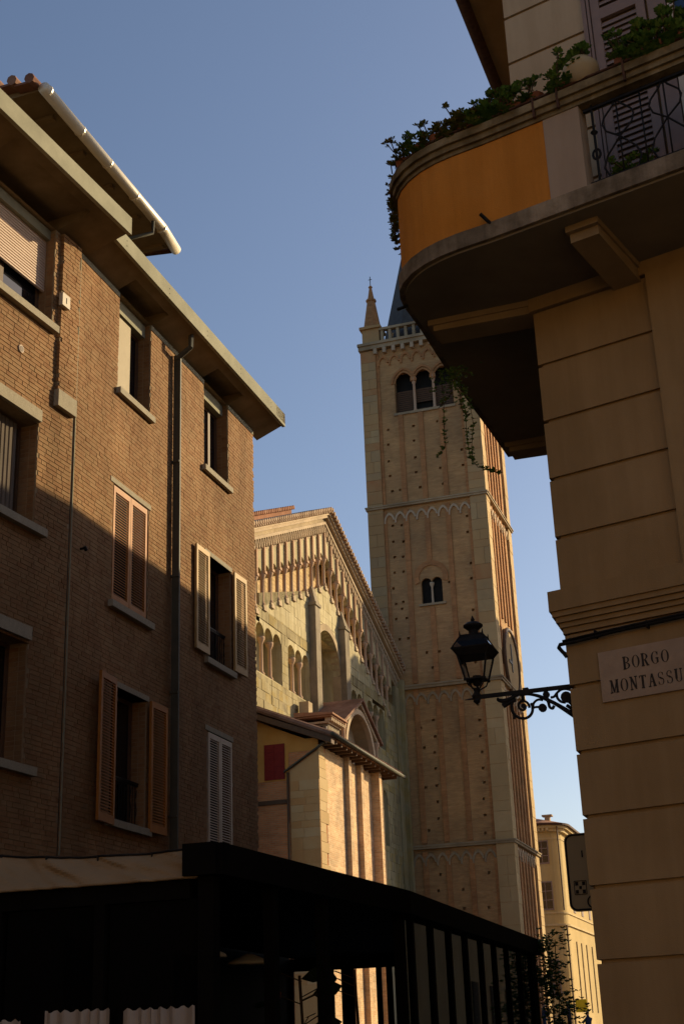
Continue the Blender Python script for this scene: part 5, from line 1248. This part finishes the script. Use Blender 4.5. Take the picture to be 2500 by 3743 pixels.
# ============================================================ BALCONY PLANTS
def planter(kind, c, ln, ang, label, count, r, size=.05, m='leaf', seed=1, h=.16):
    rnd = random.Random(seed); fr = Fr((c.x, c.y), ang); z = c.z
    t = thing('potted_succulent', label, 'plant', c, 'potted succulents on the balcony coping')
    b = MB()
    if kind == 'box': b.box(fr, -ln / 2, ln / 2, -.075, .075, z, z + h)
    elif kind == 'vase': b.lathe(c, [(.05, 0), (.10, .03), (.165, .12), (.165, .19), (.11, .25), (.10, .27)], 20)
    else: b.lathe(c, [(.06, 0), (.085, .12), (.09, .14)], 12)
    part('planter', b, M['vase' if kind == 'vase' else 'pot'], t, smooth=(kind == 'vase'))
    b = MB(); bs = MB()
    for k in range(count):
        u = rnd.uniform(-ln / 2, ln / 2); p = fr.p(u, rnd.uniform(-.04, .12 if kind != 'vase' else .05), z + h * .8); tip = p + Vector((rnd.gauss(0, .06), rnd.gauss(0, .06), rnd.uniform(.02, r)))
        bs.tube([p, (p + tip) / 2 + Vector((rnd.gauss(0, .015), 0, .01)), tip], .006, 4); leafy(b, tip, (.04, .04, .03), 7, size * .85, rnd)
        if rnd.random() < .45: leafy(b, p + fr.n * .08 - Vector((0, 0, rnd.uniform(0, .1))), (.04, .04, .04), 4, size, rnd, droop=.5)
    part('stem', bs, M['stem'], t); part('foliage', b, M[m], t, kind='stuff'); return t
PY = R.yaw
planter('pot', R.p(-.93, .78, 9.575), .25, PY - 60, 'trailing succulent at the outer bend of the balcony coping', 14, .16, .045, 'leafdry', 11)
planter('pot', R.p(-.78, .98, 9.575), .22, PY - 40, 'leggy succulent in a pot, leftmost on the curved coping', 12, .2, .045, 'leafdry', 12)
planter('pot', R.p(-.55, 1.08, 9.575), .24, PY - 15, 'small green succulent in a pot on the curved coping', 14, .14, .045, 'leaf', 13)
planter('pot', R.p(-.32, 1.12, 9.575), .22, PY, 'sparse succulent in a terracotta pot before the long planter', 12, .18, .042, 'leafdry', 14)
planter('box', R.p(-.03, 1.12, 9.575), .3, PY, 'bushy dark succulent in a short box on the coping', 24, .17, .05, 'leafdry', 15, .12)
planter('box', R.p(.36, 1.12, 9.575), .48, PY, 'dense dark green plants in the long planter above the orange wall', 42, .17, .055, 'leaf', 16, .13)
planter('pot', R.p(.72, 1.12, 9.575), .16, PY, 'small upright succulent between planter and white vase', 9, .18, .05, 'leaf', 17)
planter('pot', R.p(1.0, 1.1, 9.575), .2, PY, 'light green succulent spilling beside the round vase', 14, .26, .06, 'leaf', 18)
planter('vase', R.p(1.20, 1.15, 9.60), .16, PY, 'green succulent growing from a round cream vase', 18, .16, .06, 'leaf', 19, .26)
planter('box', R.p(1.75, 1.12, 9.575), .44, PY, 'lush green plants in a terracotta trough right of the vase', 46, .24, .06, 'leaf', 20, .14)
planter('box', R.p(2.22, 1.12, 9.575), .4, PY, 'bushy plants in a dark trough at the right edge of the photo', 46, .3, .06, 'leaf', 21, .14)
planter('pot', R.p(1.5, .9, 8.525), .3, PY, 'low green plant in a terracotta pot on the balcony floor behind the railing', 16, .2, .05, 'leaf', 22)
planter('pot', R.p(2.15, .95, 8.525), .2, PY, 'small green plant on the balcony floor at the right edge', 12, .25, .05, 'leaf', 23)
# plant trailing over the side, hanging ivy below
rnd = random.Random(5); b = MB()
for k in range(70):
    t = rnd.random(); leafy(b, R.p(-1.05 - .1 * t, .80 - .25 * t, 9.62 - .55 * t + rnd.gauss(0, .05)), (.05, .05, .05), 2, .042, rnd, droop=.3)
ts = thing('trailing_succulent', 'dark trailing plant hanging down outside the curved parapet end', 'plant', R.p(-1.05, .8, 9.5)); part('foliage', b, M['leafdry'], ts, kind='stuff')
b = MB(); b.tube([R.p(-.98, .8, 9.6), R.p(-1.1, .72, 9.5), R.p(-1.15, .6, 9.1)], .008, 5); part('stem', b, M['stem'], ts)
iv = thing('hanging_ivy', 'thin ivy strands dangling from under the balcony in front of the tower', 'plant', R.p(-1.2, -.2, 8.1))
bs = MB(); bl = MB(); bd = MB(); rnd = random.Random(9)
IV = Fr((R.p(-1.2, -.2, 0).x, R.p(-1.2, -.2, 0).y), 110)
strands = [([(.02, 8.0), (.04, 7.7), (.03, 7.4), (.02, 7.15), (-.06, 7.05)], bl, 8), ([(.12, 7.95), (.22, 7.7), (.26, 7.5), (.25, 7.25), (.27, 7.0), (.34, 6.88), (.48, 6.80), (.56, 6.76)], bl, 14),
           ([(.18, 7.9), (.3, 7.65), (.33, 7.35), (.3, 7.1), (.29, 6.95)], bl, 10), ]
for P_, nn in (([R.p(-1.50, -1.05, 8.34), R.p(-1.52, -1.08, 8.2), R.p(-1.56, -1.0, 8.08), R.p(-1.62, -.95, 8.0)], 9), ([R.p(-1.56, -1.35, 8.34), R.p(-1.57, -1.38, 8.2), R.p(-1.56, -1.4, 8.1), R.p(-1.5, -1.45, 8.06)], 9)):
    bs.tube(P_, .004, 4)
    for (p, q2) in zip(P_, P_[1:]):
        for k in range(nn // 2): leafy(bd, p.lerp(q2, rnd.random()), (.02, .02, .02), 1, .035, rnd)
for pts, tb, nn in strands:
    P_ = [IV.p(u, rnd.uniform(-.02, .02), z) for u, z in pts]; bs.tube(P_, .0035, 4)
    for (p, q2) in zip(P_, P_[1:]):
        for k in range(nn): leafy(tb, p.lerp(q2, rnd.random()), (.022, .022, .022), 1, rnd.uniform(.024, .042), rnd)
for k in range(110): leafy(bl, IV.p(rnd.gauss(.14, .10), rnd.gauss(0, .04), 8.0 - abs(rnd.gauss(0, .16))), (.02, .02, .02), 1, .03, rnd)
parts('stem', bs, M['stem'], iv); part('green_leaves', bl, M['leaf'], iv, kind='stuff'); part('dry_leaves', bd, M['leafdry'], iv, kind='stuff')

# ============================================================ PEOPLE IN THE DISTANCE
def person(x, y, z, yaw, label, top, trouser, lean=0, arm=(.25, .35)):
    t = thing('person', label, 'person', (x, y, z))
    me = bpy.data.meshes.new('body'); f = Fr((0, 0), yaw); P = lambda u, n, h: f.p(u + lean * max(0, h - .9), n, h)
    vs = [(P(0, 0, .95), .16), (P(0, .09, .9), .1), (P(.02, .1, .5), .07), (P(0, .1, .08), .05), (P(.14, .1, .04), .04), (P(0, -.09, .9), .1), (P(-.03, -.1, .5), .07), (P(-.05, -.1, .08), .05), (P(.1, -.1, .04), .04),
          (P(0, 0, 1.2), .16), (P(0, 0, 1.42), .14), (P(.01, 0, 1.52), .06), (P(.03, 0, 1.62), .1), (P(.03, 0, 1.72), .08), (P(0, .19, 1.4), .06), (P(arm[0] * .5, .22, 1.15), .045), (P(arm[0], .18, 1.15), .035), (P(0, -.19, 1.4), .06), (P(arm[1] * .5, -.22, 1.15), .045), (P(arm[1], -.18, 1.2), .035)]
    ed = [(0, 1), (1, 2), (2, 3), (3, 4), (0, 5), (5, 6), (6, 7), (7, 8), (0, 9), (9, 10), (10, 11), (11, 12), (12, 13), (10, 14), (14, 15), (15, 16), (10, 17), (17, 18), (18, 19)]
    me.from_pydata([tuple(v) for v, r in vs], ed, [])
    o = bpy.data.objects.new('body', me); C.objects.link(o); o.parent = t; me.materials.append(top)
    o.modifiers.new('skin', 'SKIN')
    for i, (v, r) in enumerate(vs): me.skin_vertices[0].data[i].radius = (r, r)
    me.skin_vertices[0].data[0].use_root = True
    s_ = o.modifiers.new('sub', 'SUBSURF'); s_.levels = 1; s_.render_levels = 1
    b = MB(); c = P(.03, 0, 1.55) + Vector((x, y, z)); b.lathe(c, [(.05, 0), (.09, .05), (.095, .13), (.06, .2), (.02, .22)], 10); part('head', b, M['skin'], t, smooth=True)
    b = MB(); c = P(.01, 0, 1.66) + Vector((x, y, z)); b.lathe(c, [(.098, 0), (.102, .05), (.07, .11), (.02, .13)], 10); part('hair', b, M['frame_wood'] if top is not M['darkcloth'] else M['curtain'], t, smooth=True)
    return t
person(10.35, 83.3, 1.58, 80, 'person in dark clothes standing left of the grey haired one, far down the street', M['bluecloth'], None)
person(11.75, 83.2, 1.62, -95, 'grey haired person in black seen from the side, far down the street', M['darkcloth'], None, arm=(.45, .4))
person(13.0, 84.5, 1.05, -20, 'person in blue lowest at the right, by the yellow corner', M['bluecloth'], None)
